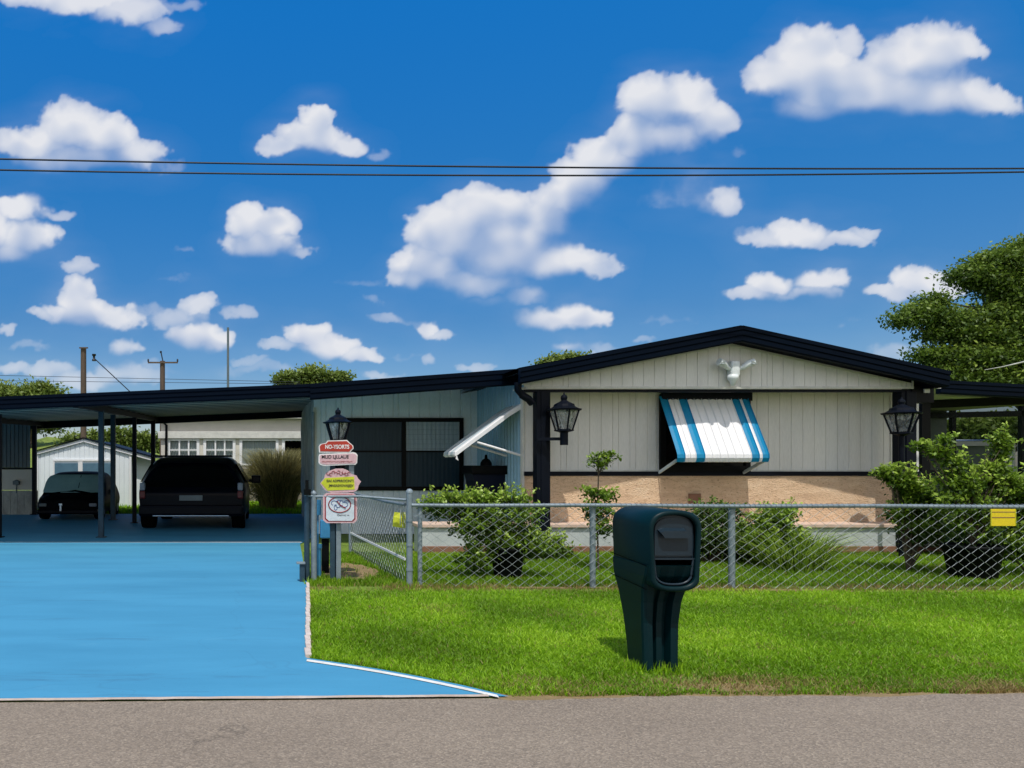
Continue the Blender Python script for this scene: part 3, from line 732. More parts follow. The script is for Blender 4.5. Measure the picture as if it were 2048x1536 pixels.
# side walls
DR = 15.8
mb = MB(); siding_side(mb, XL, DW, 20, .02, 3.05, .17, .03); mb.build('side_wall', M['corr_blue'], home)
mb = MB(); mb.box(XL - .045, XL - .01, DW - .02, DW + .09, .5, GB); mb.build('corner_trim', M['trimwhite'], home)
mb = MB(); mb.grid([[(XR, DW, .02), (XR, 26, .02)], [(XR, DW, 3.0), (XR, 26, 3.0)]]); mb.grid([[(XL, 26, .02), (XR, 26, .02)], [(XL, 26, 3.0), (XR, 26, 3.0)]]); mb.build('side_wall', M['siding_cool'], home)
# recessed wing under the long roof
def ctop(x): return 2.90 + (x - .70) * .041 if x < .7 else 2.90 + (x - .7) * .072   # top of the carport fascia
XA = .93
mb = MB(); siding(mb, XA, XL - .03, lambda x: .02, lambda x: ctop(x) - .0, DR, .22, .03, .022); mb.build('wing_wall', M['siding_cool'], home)
mb = MB(); rows = []
for yy in np.arange(DR + .01, 21.9, .11):
    rows.append([(XA + .018 * math.sin(yy * 22) + .05 * (vnoise(np.array([yy * 1.7]), np.array([z * 2.]), 8)[0] - .5), yy, z) for z in np.linspace(.02, 3.02, 16)])
mb.grid(rows, smooth=True); mb.build('wing_side_wall', M['weathered'], home)
mb = MB(); mb.box(XA - .02, XA + .05, DR - .05, DR - .004, .3, ctop(XA) - .22); mb.build('corner_trim', M['trimwhite'], home)
mb = MB(); mb.tube([(XA - .02, DR - .09, 2.6), (XA - .02, DR - .09, .5)], .03, 8); mb.build('downspout', M['galv'], home)
# wing window
wx0, wx1, wz0, wz1 = X(681, DR), X(926, DR), Z(981, DR), Z(836, DR)
win = MB(); fr = .085
win.box(wx0, wx1, DR - .06, DR - .005, wz1 - fr, wz1, .006); win.box(wx0, wx1, DR - .06, DR - .005, wz0, wz0 + fr, .006)
win.box(wx0, wx0 + fr, DR - .058, DR - .005, wz0 + fr + .001, wz1 - fr - .001); win.box(wx1 - fr, wx1, DR - .058, DR - .005, wz0 + fr + .001, wz1 - fr - .001)
mx_ = X(807, DR); win.box(mx_ - .045, mx_ + .045, DR - .056, DR - .005, wz0 + fr + .001, wz1 - fr - .001)
mzz = Z(903, DR); win.box(wx0 + fr + .001, mx_ - .046, DR - .05, DR - .005, mzz - .018, mzz + .018); win.box(mx_ + .046, wx1 - fr - .001, DR - .05, DR - .005, mzz - .018, mzz + .018)
w_o = win.build('window', M['black'], home)
def wavy(mb, x0, x1, z0, z1, y, amp=.0012, pitch=.09):
    n = int((x1 - x0) / pitch * 6) + 2
    xs = [x0 + (x1 - x0) * i / (n - 1) for i in range(n)]
    mb.grid([[(x, y - .02 - .007 + amp * math.sin(x / pitch * 2 * PI), z0) for x in xs], [(x, y - .02 - .007 + amp * math.sin(x / pitch * 2 * PI), z1) for x in xs]], smooth=True)
for (a, b, c, d, mt) in ((wx0 + fr, mx_ - .045, mzz + .018, wz1 - fr, 'curtain_dark'), (wx0 + fr, mx_ - .045, wz0 + fr, mzz - .018, 'curtain_dark'), (mx_ + .045, wx1 - fr, mzz + .018, wz1 - fr, 'curtain_mid'), (mx_ + .045, wx1 - fr, wz0 + fr, mzz - .018, 'curtain_dark')):
    m2 = MB(); wavy(m2, a, b, c, d, DR); m2.build('pane', M[mt], w_o)
m2 = MB(); gx = [wx0 + fr + .06]
for i in range(11):
    x = mx_ + .1 + i * .095
    if x < wx1 - fr - .02: m2.box(x - .0015, x + .0015, DR - .047, DR - .044, mzz + .02, wz1 - fr)
for i in range(6):
    z = mzz + .06 + i * .1; m2.box(mx_ + .05, wx1 - fr, DR - .0435, DR - .0405, z - .0015, z + .0015)
m2.build('grille', M['corrdark'], w_o)
# front window behind the awning
fx0, fx1 = X(1320, DW), X(1494, DW)
m2 = MB(); m2.box(fx0 - .02, fx0 + .07, DW - .07, DW - .003, ZM + .0, ZT - .06); m2.box(fx1 - .06, fx1 + .02, DW - .07, DW - .003, ZM, ZT - .06)
m2.box(fx0 + .071, fx1 - .061, DW - .07, DW - .003, ZT - .2, ZT - .06); m2.box(fx0 + .071, fx1 - .061, DW - .07, DW - .003, ZM - .0, ZM + .1)
w2 = m2.build('window', M['black'], home)
m2 = MB(); m2.box(fx0 + .07, fx1 - .06, DW - .03, DW - .004, ZM + .1, ZT - .2); m2.build('pane', M['carglass'], w2)
# striped front awning
ax0, ax1 = 6.70, 8.22
prof = [(.075, 2.67), (.12, 2.61), (.62, 1.74), (.66, 1.66), (.665, 1.60), (.64, 1.535), (.58, 1.53)]
bands = [(0, .09, 1), (.09, .21, 0), (.21, .305, 1), (.305, .81, 0), (.81, .895, 1), (.895, .925, 0), (.925, 1, 1)]
m2 = MB(); nsl = 13; W_ = ax1 - ax0
def out(u, a, z): return (ax0 + u * W_, DW - a, z)
for (u0, u1, mi) in bands:
    m2.mi = mi; k = max(1, round((u1 - u0) / .08))
    for j in range(k):
        a0 = u0 + (u1 - u0) * j / k; a1 = u0 + (u1 - u0) * (j + 1) / k; e = min(.006, (a1 - a0) * .2)
        cols = [(a0, .012), (a0 + e, -.004), ((a0 + a1) / 2, .004), (a1 - e, -.004), (a1, .012)] if k > 1 or True else None
        m2.grid([[out(u, a + o_, z + o_ * .5) for a, z in prof] for u, o_ in cols])
canopy = m2.build('awning', [M['awnwhite'], M['awnblue']], home, label='blue and white striped window awning')
for xx in (ax0 + .03, ax1 - .03):
    m3 = MB(); m3.beam((xx, DW - .04, ZM - .02), (xx, DW - .6, 1.56), .02, .05); m3.build('arm', M['awngrey'], canopy)
# plain side awning on the blue wall
m2 = MB(); y0, y1 = 13.0, 13.85
pr = [(-.02, 2.54), (-.25, 2.40), (-.75, 2.03), (-1.1, 1.77), (-1.19, 1.70), (-1.2, 1.65), (-1.15, 1.62)]
nn = 10
for j in range(nn):
    a0 = y0 + (y1 - y0) * j / nn; a1 = y0 + (y1 - y0) * (j + 1) / nn; m2.mi = 1 if j in (2, 3, 6) else 0
    m2.grid([[(XL + a, a0, z) for a, z in pr], [(XL + a, a0 + .01, z + .015) for a, z in pr], [(XL + a, a1 - .01, z + .015) for a, z in pr], [(XL + a, a1, z) for a, z in pr]])
m2.mi = 0
m2.grid([[(XL + a, y0, z) for a, z in pr], [(XL + a + .02, y0, z - .06) for a, z in pr]])
sa = m2.build('awning', [M['awnwhite'], M['awngrey']], home, label='plain white side awning with grey stripes')
for yy in (y0 + .03, y1 - .03):
    m3 = MB(); m3.tube([(XL - .8, yy, 1.88), (XL - .03, yy, 1.65)], .022, 8); m3.build('arm', M['awnwhite'], sa)

# security floodlight on the gable
fx, fz_ = X(1468, 12.25), Z(738, 12.25)
fl = thing('security_light', 'white twin head security light high on the gable siding', 'outdoor light', (fx, DG_ - .02, fz_))
s_ = S(12.25)
mb = MB(); mb.box(fx - .075, fx + .075, DG_ - .16, DG_ - .012, fz_ - .13, fz_ + .13, .035); mb.build('body', M['floodwhite'], fl, smooth=True)
mb = MB(); mb.lathe([(.0, -.12), (.03, -.11), (.045, -.05), (.085, .0), (.085, .06), (.0, .09)], (fx - .02, DG_ - .10, fz_ - .16), 16); mb.build('sensor', M['floodwhite'], fl, smooth=True)
for sg in (-1, 1):
    mb = MB(); mb.tube([(fx + sg * .06, DG_ - .1, fz_ + .0), (fx + sg * .13, DG_ - .12, fz_ + .02), (fx + sg * .2, DG_ - .15, fz_ + .08), (fx + sg * .29, DG_ - .17, fz_ + .11)], [.03, .04, .055, .06], 12)
    h = mb.build('lamp_head', M['floodwhite'], fl)
    mb = MB(); mb.lathe([(.0, 0), (.03, .002), (.03, -.01)], (fx + sg * .25, DG_ - .215, fz_ + .07), 12); mb.box(fx + sg * .25 - .035, fx + sg * .25 + .035, DG_ - .222, DG_ - .205, fz_ + .07, fz_ + .115, .006); mb.build('lens', M['curtain'], h)

# ------------------------------------------------------------------ lanterns
def lantern(cx, cy, ztop, hh, ww, label, stub=.22, arm=None, pole=None):
    """hh total height finial to stub bottom; ww cap width"""
    t = thing('lantern', label, 'lantern', (cx, cy, 0 if pole else ztop - hh), 'black coach lanterns')
    r = ww / 2; n = 6; ro = PI / 6
    glass_h = hh * .42; z1 = ztop - hh * .30; z0 = z1 - glass_h; rb = r * .48
    mb = MB()
    mb.lathe([(r * .98, -hh * .045), (r * 1.02, -hh * .02), (r * .8, .0), (r * .62, hh * .035), (r * .58, hh * .075), (r * .3, hh * .12), (r * .16, hh * .15), (r * .2, hh * .2), (r * .17, hh * .235), (r * .06, hh * .265), (r * .05, hh * .29), (0, hh * .30)], (cx, cy, z1), 12, False)
    mb.build('cap', M['navy'], t)
    mb = MB()
    for k in range(n):
        a = ro + 2 * PI * k / n
        mb.beam((cx + r * .86 * math.cos(a), cy + r * .86 * math.sin(a), z1 - hh * .03), (cx + rb * math.cos(a), cy + rb * math.sin(a), z0), .02, .024, (math.cos(a), math.sin(a), 0.1))
    mb.lathe([(rb * 1.18, 0), (rb * 1.18, .02), (rb * .7, .03)], (cx, cy, z0 - .012), n, False, ro)
    mb.lathe([(rb * .35, -hh * .05), (rb * .6, -hh * .02), (rb * 1.1, -.003)], (cx, cy, z0 - .012), n, False, ro)
    mb.build('cage', M['navy'], t)
    mb = MB(); mb.lathe([(rb * .93, .022), (r * .80, glass_h - hh * .03)], (cx, cy, z0), n, False, ro)
    mb.build('glass', M['lampglass'], t)
    mb = MB(); zb = ztop - hh
    mb.tube([(cx, cy, z0 - hh * .03), (cx, cy, pole if pole is not None else zb)], r * .24 if pole is None else .04, 10)
    if arm: mb.beam((cx, cy, zb + .1), (arm[0], arm[1], zb + .1), .05, .05)
    mb.build('stem', M['navy'], t)
    return t
lantern(X(1128, 12.1), 12.1, Z(785, 12.1), 105 / S(12.1), 66 / S(12.1), 'black lantern over pale siding beside the left porch post', arm=(X(1080, 12.1), 12.24))
lantern(X(1803, 11.9), 11.9, Z(794, 11.9), 100 / S(11.9), 66 / S(11.9), 'black lantern standing before the right porch post', pole=0.0)
lantern(X(676, 9.62), 9.62, Z(815, 9.62), 92 / S(9.62), 60 / S(9.62), 'black lantern on pole above the stack of small signs', pole=0.0)

# ------------------------------------------------------------------ carport
cp = thing('carport', 'low navy edged metal carport covering the blue floor', 'carport', (-3.4, 15.1, 0))
DC = 13.0; BK = 22.6; RISE = .03
def cz(x, y, off=0): return ctop(x) + (y - DC) * RISE + off
xl = -12.0
for (a, b) in ((xl, .70), (.70, X(1042, DC))):
    mb = MB(); fascia(mb, (a, ctop(a)), (b, ctop(b)), .23 if b < 1 else .28, DC - (.0 if b < 1 else .02), 3); mb.build('fascia', M['navyedge'], cp)
mb = MB(); mb.grid([[(x, y, cz(x, y, -.0)) for x in (xl, .70, 4.4)] for y in (DC + .05, BK)]); mb.build('roof', M['navyedge'], cp)
mb = MB()
y = DC + .1
while y < BK:
    for a_, b_, mi_ in (((0, 0), (.44, 0), 0), ((.44, 0), (.445, -.012), 1), ((.445, -.012), (.62, -.012), 1), ((.62, -.012), (.625, 0), 1), ((.625, 0), (.70, 0), 0)):
        mb.mi = mi_; mb.grid([[(x, y + q[0], cz(x, y + q[0], -.09 + q[1])) for x in (xl, .70, 4.40)] for q in (a_, b_)])
    y += .7
mb.build('soffit', [M['soffit'], M['ribdark']], cp)
mb = MB(); mb.beam((xl, BK, cz(xl, BK, -.2)), (1.4, BK, cz(1.4, BK, -.2)), .1, .22); mb.build('beam', M['black'], cp)
for xx in (-3.42, -5.47 - 1.4):
    mb = MB(); mb.beam((xx, DC + .12, cz(xx, DC, -.17)), (xx, BK - .06, cz(xx, BK, -.17)), .1, .13); mb.build('beam', M['navy'], cp)
def cpost(x, y, w=.1, mt='navy', top=-.2):
    mb = MB(); mb.box(x - w / 2, x + w / 2, y - w / 2, y + w / 2, .012, cz(x, y, top), .01)
    mb.box(x - w * .9, x + w * .9, y - w * .9, y + w * .9, .013, .03, .004)
    o = mb.build('post', M[mt], cp)
cpost(-3.42, 15.1, .105, 'postblue'); cpost(-3.42, 18.8, .1, 'navy'); cpost(-3.42, 21.8, .12, 'navy'); cpost(-4.17, 19.8, .12, 'postblue', -.1)
cpost(-5.50, 15.1, .105); cpost(X(69, 21.9), 21.9, .12); cpost(-7.9, 15.1, .105)
# rear screen at the left end
mb = MB(); xa, xb = X(-60, 21.95), X(65, 21.95); xs = []
x = xa
while x < xb - .12: xs += [(x, 0), (x + .06, 0), (x + .075, -.025), (x + .105, -.025)]; x += .12
zt_, zb_ = Z(844, 21.95), Z(935, 21.95)
mb.grid([[(a, 21.95 + b, zb_) for a, b in xs], [(a, 21.95 + b, zt_) for a, b in xs]]); mb.build('corrugated_screen', M['corrdark'], cp)
mb = MB(); mb.box(xa, xb, 21.93, 21.99, zb_ - .06, zb_ - .001); mb.build('rail', M['navy'], cp)
mb = MB(); mb.box(xa, xb, 21.95, 21.98, Z(980, 21.95), zb_ - .061); mb.build('panel', M['bldgwhite'], cp)
mb = MB()
x = xa
while x < xb: mb.box(x, x + .19, 21.95, 21.985, .0, Z(981, 21.95)); x += .2
mb.build('plank_screen', M['weathered'], cp)
ml = thing('meter_box', 'small grey meter box on the white rear panel', 'meter box', (X(33, 21.9), 21.9, Z(980, 21.9)))
mx0 = X(33, 21.9); mz = Z(966, 21.9)
mb = MB(); mb.box(mx0 - .09, mx0 + .09, 21.82, 21.94, mz - .05, mz + .07, .015); mb.lathe([(.05, 0), (.05, .02), (0, .03)], (mx0, 21.88, mz + .07), 12); mb.build('housing', M['corrdark'], ml)
mb = MB(); mb.tube([(mx0, 21.9, mz - .05), (mx0, 21.9, mz - .3)], .02, 8); mb.build('conduit', M['corrdark'], ml)

# ------------------------------------------------------------------ right hand porch
rp = thing('side_porch', 'dark screened porch roof on the right side of the home', 'porch', (13.5, 13.6, 0))
dq = 13.4; q0 = (X(1880, dq), Z(760, dq)); q1 = (X(2300, dq), Z(782, dq))
mb = MB(); fascia(mb, q0, q1, 27 / S(dq), dq); mb.build('fascia', M['navyedge'], rp)
mb = MB(); mb.grid([[(q0[0], dq + .02, q0[1]), (q1[0], dq + .02, q1[1])], [(q0[0], 21, q0[1] + .1), (q1[0], 21, q1[1] + .1)]]); mb.grid([[(q0[0], dq + .1, q0[1] - .1), (q1[0], dq + .1, q1[1] - .1)], [(q0[0], 21, q0[1] - .05), (q1[0], 21, q1[1] - .05)]]); mb.build('roof', M['soffit'], rp)
mb = MB(); mb.beam((XR + .1, 14.6, Z(815, 14.6)), (X(2300, 14.6), 14.6, Z(790, 14.6)), .1, .16); mb.build('beam', M['black'], rp)
mb = MB(); mb.beam((XR + .1, 17.4, Z(838, 17.4)), (X(2300, 17.4), 17.4, Z(822, 17.4)), .1, .13); mb.build('beam', M['black'], rp)
for (p, y, w) in ((1845, 13.9, .16), (1905, 17.4, .09), (2044, 17.4, .1)):
    mb = MB(); x = X(p, y); mb.box(x - w / 2, x + w / 2, y - w / 2, y + w / 2, 0, 2.85); mb.build('post', M['black'], rp)
mb = MB(); mb.box(XR + .03, X(1903, 17.3), 17.42, 17.46, 0, 2.8); mb.build('back_wall', M['pondgrey'], rp, label='dark back wall of the porch')
mb = MB(); mb.face([(X(1850, 15), 15, .1), (X(2300, 15), 15, .1), (X(2300, 15), 15, 2.7), (X(1850, 15), 15, 2.7)]); mb.build('screen', M['screen'], rp)
mb = MB(); mb.box(X(1850, 14.9), X(1905, 14.9), 14.86, 14.98, Z(950, 15), Z(940, 15)); mb.box(X(1850, 14.9), X(1905, 14.9), 14.86, 14.98, Z(925, 15), Z(921, 15)); mb.build('rail', M['black'], rp)
# neighbour seen through the porch
nb = thing('neighbour_building', 'grey neighbour building with white roof seen through the porch', 'building', (26, 30, 0))
mb = MB(); mb.box(X(1800, 30), X(1990, 30), 30, 34, 0, Z(885, 30)); mb.build('wall', M['pondgrey'], nb)
mb = MB(); a = X(1795, 30); b = X(1992, 30); mb.face([(a, 29.7, Z(886, 30)), (b, 29.7, Z(880, 30)), (b, 34, Z(872, 30)), (a, 34, Z(868, 30))]); mb.box(a, b, 29.68, 29.72, Z(892, 30), Z(883, 30)); mb.build('roof', M['awnwhite'], nb)
pf = thing('picket_fence', 'white picket fence far behind the right shrub', 'fence', (X(2030, 28), 28, 0))
mb = MB()
for i in range(9):
    x = X(2015 + i * 11, 28); mb.box(x, x + .09, 28, 28.04, 0, Z(885, 28))
mb.build('pickets', M['awnwhite'], pf)
mb = MB(); mb.box(X(2012, 28), X(2110, 28), 28.05, 28.09, .5, .6); mb.build('rail', M['awnwhite'], pf)

# ------------------------------------------------------------------ chain link fence
def fy(x): return 9.06 - .045 * (x - 1.7)            # fence line, slightly nearer on the right
def chain(mb, x0, x1, z0, z1, yf, w=.15, h=.107, r=.0032, axis='x', other=None):
    i = 0; x = x0
    n = int((z1 - z0) / (h / 2))
    hw = w / 2
    while x < x1 - hw:
        pts = []
        for k in range(n + 1):
            s = k % 2
            xx = x + s * hw if i % 2 == 0 else x + (1 - s) * hw
            zz = z0 + k * (z1 - z0) / n
            yo = .006 * (1 if (k + i) % 2 else -1)
            jx = .004 * math.sin(i * 1.7 + k * .6)
            if axis == 'x': pts.append((xx + jx, yf(xx) + yo, zz))
            else:
                t = (xx - x0) / (x1 - x0); p = other(t); pts.append((p[0] + yo, p[1], zz))
        mb.tube(pts, r, 4, False, False); x += hw; i += 1
ff = thing('chain_link_fence', 'long galvanised chain link fence behind the mailbox', 'fence', (1.7, 9.06, 0))
RZ = 1.0
mb = MB(); pts = [(x, fy(x) - .0, RZ + .004 * math.sin(x * 2)) for x in np.arange(1.72, 11.4, .3)]; mb.tube(pts, .023, 10)
for i in range(int(9.6 / .06)):
    x = 1.8 + i * .06; pts = []
    for k in range(9): a = PI * .15 + k / 8 * PI * 1.3; pts.append((x + .018 * k / 8, fy(x) + .028 * math.cos(a), RZ + .028 * math.sin(a)))
    mb.tube(pts, .003, 4, False, False)
mb.build('top_rail', M['galv'], ff)
mb = MB(); chain(mb, 1.8, 11.4, .02, RZ - .012, fy); mb.build('wire_mesh', M['wire'], ff)
for px_, r, top, capy in ((818, .038, 1.165, 1), (839, .028, .97, 0), (1190, .034, .975, 0), (1470, .037, .975, 0)):
    d = 9.02 if px_ < 1000 else 8.95; 
    if px_ > 1300: d = 8.88
    x = X(px_, d); yy = fy(x) + .055
    if px_ == 818: x = 1.70; yy = 9.08
    if px_ == 839: x = 1.83; yy = 9.09
    mb = MB(); mb.tube([(x, yy, 0), (x, yy, top)], r, 14); mb.lathe([(r + .004, 0), (r + .004, .03), (r * .6, .05), (0, .055)], (x, yy, top - .02), 14)
    if px_ in (818,):
        for zz in (.2, .5, .8): mb.lathe([(r + .006, 0), (r + .006, .025)], (x, yy, zz), 14)
        mb.box(x + .045, x + .1, yy - .01, yy + .01, .86, .88)
    mb.build('post', M['galv'], ff)
mb = MB(); x = 11.4; mb.tube([(x, fy(x) + .05, 0), (x, fy(x) + .05, .98)], .04, 12); mb.build('post', M['galv'], ff)
# return run to the house, and the gate rail
rf = thing('chain_link_fence', 'short chain link run going back from corner post to the home', 'fence', (1.7, 9.1, 0))
A_, B_ = Vector((1.66, 9.16)), Vector((X(700, 12.7), 12.7))
def ab(t): p = A_.lerp(B_, t); return (p.x, p.y)
mb = MB(); chain(mb, 0, (B_ - A_).length, .02, .99, None, r=.0032, axis='y', other=ab); mb.build('wire_mesh', M['wire'], rf)
mb = MB(); mb.tube([(*ab(0), 1.0), (*ab(.3), .99), (*ab(1), 1.02)], .02, 8); mb.build('top_rail', M['galv'], rf)
mb = MB(); mb.beam((*ab(0), .33), (*ab(1), .33), .022, .028); mb.build('bottom_rail', M['awnwhite'], rf)
mb = MB(); p = ab(.99); mb.tube([(p[0], p[1], 0), (p[0], p[1], 1.03)], .03, 10); mb.build('post', M['galv'], rf)
gt = thing('garden_gate', 'low chain link gate rail between sign posts and corner post', 'gate', (X(615, 9.5), 9.5, 0))
gx0 = X(612, 9.5)
mb = MB(); mb.tube([(gx0 - .02, 9.5, Z(990, 9.5)), (gx0 + .12, 9.5, Z(993, 9.5)), (X(720, 9.4), 9.42, Z(993, 9.4)), (1.67, 9.12, Z(1000, 9.1))], .016, 8); mb.build('top_rail', M['galv'], gt)
for p_, rr in ((614, .036), (628, .038)):
    mb = MB(); x = X(p_, 9.5); mb.tube([(x, 9.52, 0), (x, 9.52, Z(988, 9.5))], rr, 12); mb.lathe([(rr + .004, 0), (rr + .004, .02), (0, .05)], (x, 9.52, Z(988, 9.5)), 12); mb.build('post', M['postblue' if p_ == 614 else 'galv'], gt)
mb = MB(); mb.box(gx0 - .01, gx0 + .03, 9.44, 9.48, Z(985, 9.5), Z(960, 9.5)); mb.box(gx0 - .03, gx0 + .06, 9.44, 9.49, Z(990, 9.5), Z(978, 9.5), .008); mb.build('latch', M['pot'], gt)
# blue pipes and boxes beside the gate posts
bp = thing('blue_pipe', 'bright blue drain pipe standing behind the gate posts', 'pipe', (X(636, 9.8), 9.8, 0))
mb = MB(); x = X(636, 9.8); mb.tube([(x, 9.8, 0), (x, 9.8, Z(1090, 9.8))], .045, 12); mb.lathe([(.055, 0), (.055, .05)], (x, 9.8, Z(1096, 9.8)), 12); mb.build('pipe', M['bluepipe'], bp)
mb = MB(); mb.tube([(x, 9.8, Z(1030, 9.8)), (x, 9.8, Z(1000, 9.8))], .042, 12); mb.box(x - .01, x + .01, 9.8, 9.83, Z(1090, 9.8), Z(1025, 9.8)); mb.build('cap', M['bluepipe'], bp)
bb = thing('blue_box', 'small blue box hung low behind the signs', 'box', (X(652, 10.2), 10.2, 0))
mb = MB(); x = X(651, 10.2); mb.box(x - .07, x + .07, 10.15, 10.3, Z(1076, 10.2), Z(1040, 10.2), .015); mb.build('box', M['bluepipe'], bb)
mb = MB(); mb.box(x - .05, x + .05, 10.2, 10.26, 0, Z(1078, 10.2), .005); mb.build('stand', M['pot'], bb)
ub = thing('utility_pedestal', 'short grey utility pedestal at the driveway edge', 'pedestal', (X(604, 9.45), 9.45, 0))
mb = MB(); x = X(604, 9.45); mb.box(x - .03, x + .035, 9.4, 9.5, .0, Z(1127, 9.45), .006); mb.build('body', M['postblue'], ub)
mb = MB(); mb.box(x - .07, x + .04, 9.38, 9.5, Z(1127, 9.45), Z(1124, 9.45), .002); mb.build('lid', M['galv'], ub)

# ------------------------------------------------------------------ signs
def text_mesh(name, txt, size, cx, cy, cz_, mat, parent, w=None, bold=.0, ext=.001):
    cu = bpy.data.curves.new(name, 'FONT'); cu.body = txt; cu.size = size; cu.align_x = 'CENTER'; cu.align_y = 'CENTER'; cu.extrude = ext; cu.offset = bold
    ob = bpy.data.objects.new(name, cu); COL.objects.link(ob)
    bpy.context.view_layer.update()
    me = bpy.data.meshes.new_from_object(ob.evaluated_get(bpy.context.evaluated_depsgraph_get()))
    COL.objects.unlink(ob); bpy.data.objects.remove(ob); 
    xs = [v.co.x for v in me.vertices]; sc = (w / (max(xs) - min(xs))) if w else 1
    me.transform(Matrix.Translation((cx, cy, cz_)) @ Matrix.Rotation(PI / 2, 4, 'X') @ Matrix.Diagonal((sc, 1, 1, 1)))
    me.materials.clear(); me.materials.append(mat)
    return link_mesh(name, me, parent)
DS = 9.48
def sp(px, py): return (X(px, DS), Z(py, DS))
def plaque(mb, pts, y0, y1): mb.prism([sp(*p) for p in pts], y0, y1)
spst = thing('sign_post', 'pair of slim grey posts carrying the small signs', 'post', (X(672, 9.56), 9.56, 0))
for p_, mt in ((665, 'postblue'), (677, 'galv')):
    mb = MB(); x = X(p_, 9.54); mb.box(x - .031, x + .031, 9.52, 9.575, 0, Z(900 if p_ == 665 else 1000, 9.54), .006)
    mb.build('post', M[mt], spst)
mb = MB(); mb.box(X(698, 9.52), X(708, 9.52), 9.51, 9.54, Z(1000, DS), Z(915, DS)); mb.build('strap', M['galv'], spst)
def shrink(pts, k, cx=None, cy=None):
    cx = sum(p[0] for p in pts) / len(pts) if cx is None else cx; cy = sum(p[1] for p in pts) / len(pts) if cy is None else cy
    return [(cx + (x - cx) * k[0], cy + (y - cy) * k[1]) for x, y in pts]
G_ = 'small signs stacked on the gate post'
s1p = [(638, 905), (637, 893), (641, 888), (651, 886), (655, 881), (694, 880), (700, 886), (706, 891), (707, 897), (703, 901), (700, 906)]
sg = thing('sign', 'red shaped plaque with white lettering, topmost small sign', 'sign', (*sp(672, 906)[:1], DS, sp(672, 906)[1]), G_)
mb = MB(); plaque(mb, s1p, DS - .012, DS); mb.build('board', M['paleink'], sg)
mb = MB(); plaque(mb, shrink(s1p, (.94, .82)), DS - .016, DS - .0125); mb.build('face', M['red'], sg)
text_mesh('lettering', 'NO-YSORTS', .07, *[sp(674, 894)[0], DS - .018, sp(674, 894)[1]], M['paleink'], sg, 48 / S(DS), .002)
s2p = [(637, 912), (639, 908), (701, 905), (706, 904), (712, 906), (715, 910), (714, 926), (710, 930), (706, 929), (650, 932), (641, 930), (637, 926)]
sg = thing('sign', 'pale pink plate with dark lettering under the red plaque', 'sign', (sp(676, 932)[0], DS, sp(676, 932)[1]), G_)
mb = MB(); plaque(mb, s2p, DS - .01, DS); mb.build('board', M['paleink'], sg)
mb = MB(); plaque(mb, shrink(s2p, (.95, .80)), DS - .014, DS - .0105); mb.build('face', M['pink'], sg)
text_mesh('lettering', 'MLID LJLLAUE', .058, sp(670, 914)[0], DS - .016, sp(670, 914)[1], M['ink'], sg, 54 / S(DS), .0015)
text_mesh('small_lettering', 'mumnumunuyerritun', .035, sp(674, 923)[0], DS - .016, sp(674, 923)[1], M['darkred'], sg, 60 / S(DS))
s3p = [(640, 967), (648, 957), (650, 949), (660, 941), (672, 937), (686, 937), (696, 941), (703, 948), (713, 951), (716, 957), (722, 963), (717, 971), (715, 979), (708, 984), (662, 986), (650, 980)]
sg = thing('sign', 'yellow arrow shaped sign with pink scrolled crest above the white square', 'sign', (sp(680, 986)[0], DS, sp(680, 986)[1]), G_)
mb = MB(); plaque(mb, s3p, DS - .01, DS); mb.build('board', M['pink'], sg)
y3 = [(642, 966), (650, 956), (708, 953), (709, 979), (655, 981)]
mb = MB(); plaque(mb, y3, DS - .014, DS - .0105); mb.build('face', M['yellowgreen'], sg)
text_mesh('lettering', 'SIAI ADPRROCINTI', .045, sp(680, 962)[0], DS - .016, sp(680, 962)[1], M['ink'], sg, 54 / S(DS), .001)
text_mesh('lettering', 'JMNSASVOVASJEJV', .045, sp(682, 971.5)[0], DS - .016, sp(682, 971.5)[1], M['ink'], sg, 50 / S(DS), .001)
mb = MB()
for i in range(9):
    cxp, cyp = 656 + i * 5.2, 948 - 3 * math.sin(i / 8 * PI) + (2 if i % 2 else -1)
    pts = [(*sp(cxp + 3.2 * math.cos(a + i), cyp + 2.6 * math.sin(a + i)), 0) for a in np.linspace(0, 4.2, 8)]
    mb.tube([(p[0], DS - .014, p[1]) for p in pts], .0035, 5)
mb.build('scrollwork', M['darkred'], sg)
s4p = [(646, 992), (652, 986), (707, 986), (714, 992), (714, 1040), (708, 1046), (653, 1046), (646, 1040)]
sg = thing('sign', 'white square sign with red oval emblem, lowest small sign', 'sign', (sp(680, 1046)[0], DS, sp(680, 1046)[1]), G_)
mb = MB(); plaque(mb, s4p, DS - .01, DS); mb.build('board', M['pink'], sg)
mb = MB(); plaque(mb, shrink(s4p, (.90, .90)), DS - .013, DS - .0105); mb.build('border', M['darkred'], sg)
mb = MB(); plaque(mb, shrink(s4p, (.83, .85)), DS - .016, DS - .0135); mb.build('face', M['signwhite'], sg)
mb = MB(); cx_, cz_ = sp(679, 1009); rx_, rz_ = 22 / S(DS), 15.5 / S(DS)
mb.tube([(cx_ + rx_ * math.cos(a), DS - .018, cz_ + rz_ * math.sin(a)) for a in np.linspace(0, 2 * PI, 41)], .007, 6); mb.tube([sp3 for sp3 in [(cx_ - .035, DS - .021, cz_ + .045), (cx_ + .01, DS - .021, cz_ - .01), (cx_ + .075, DS - .021, cz_ - .045)]], .007, 6); mb.build('emblem', M['darkred'], sg)
mb = MB()
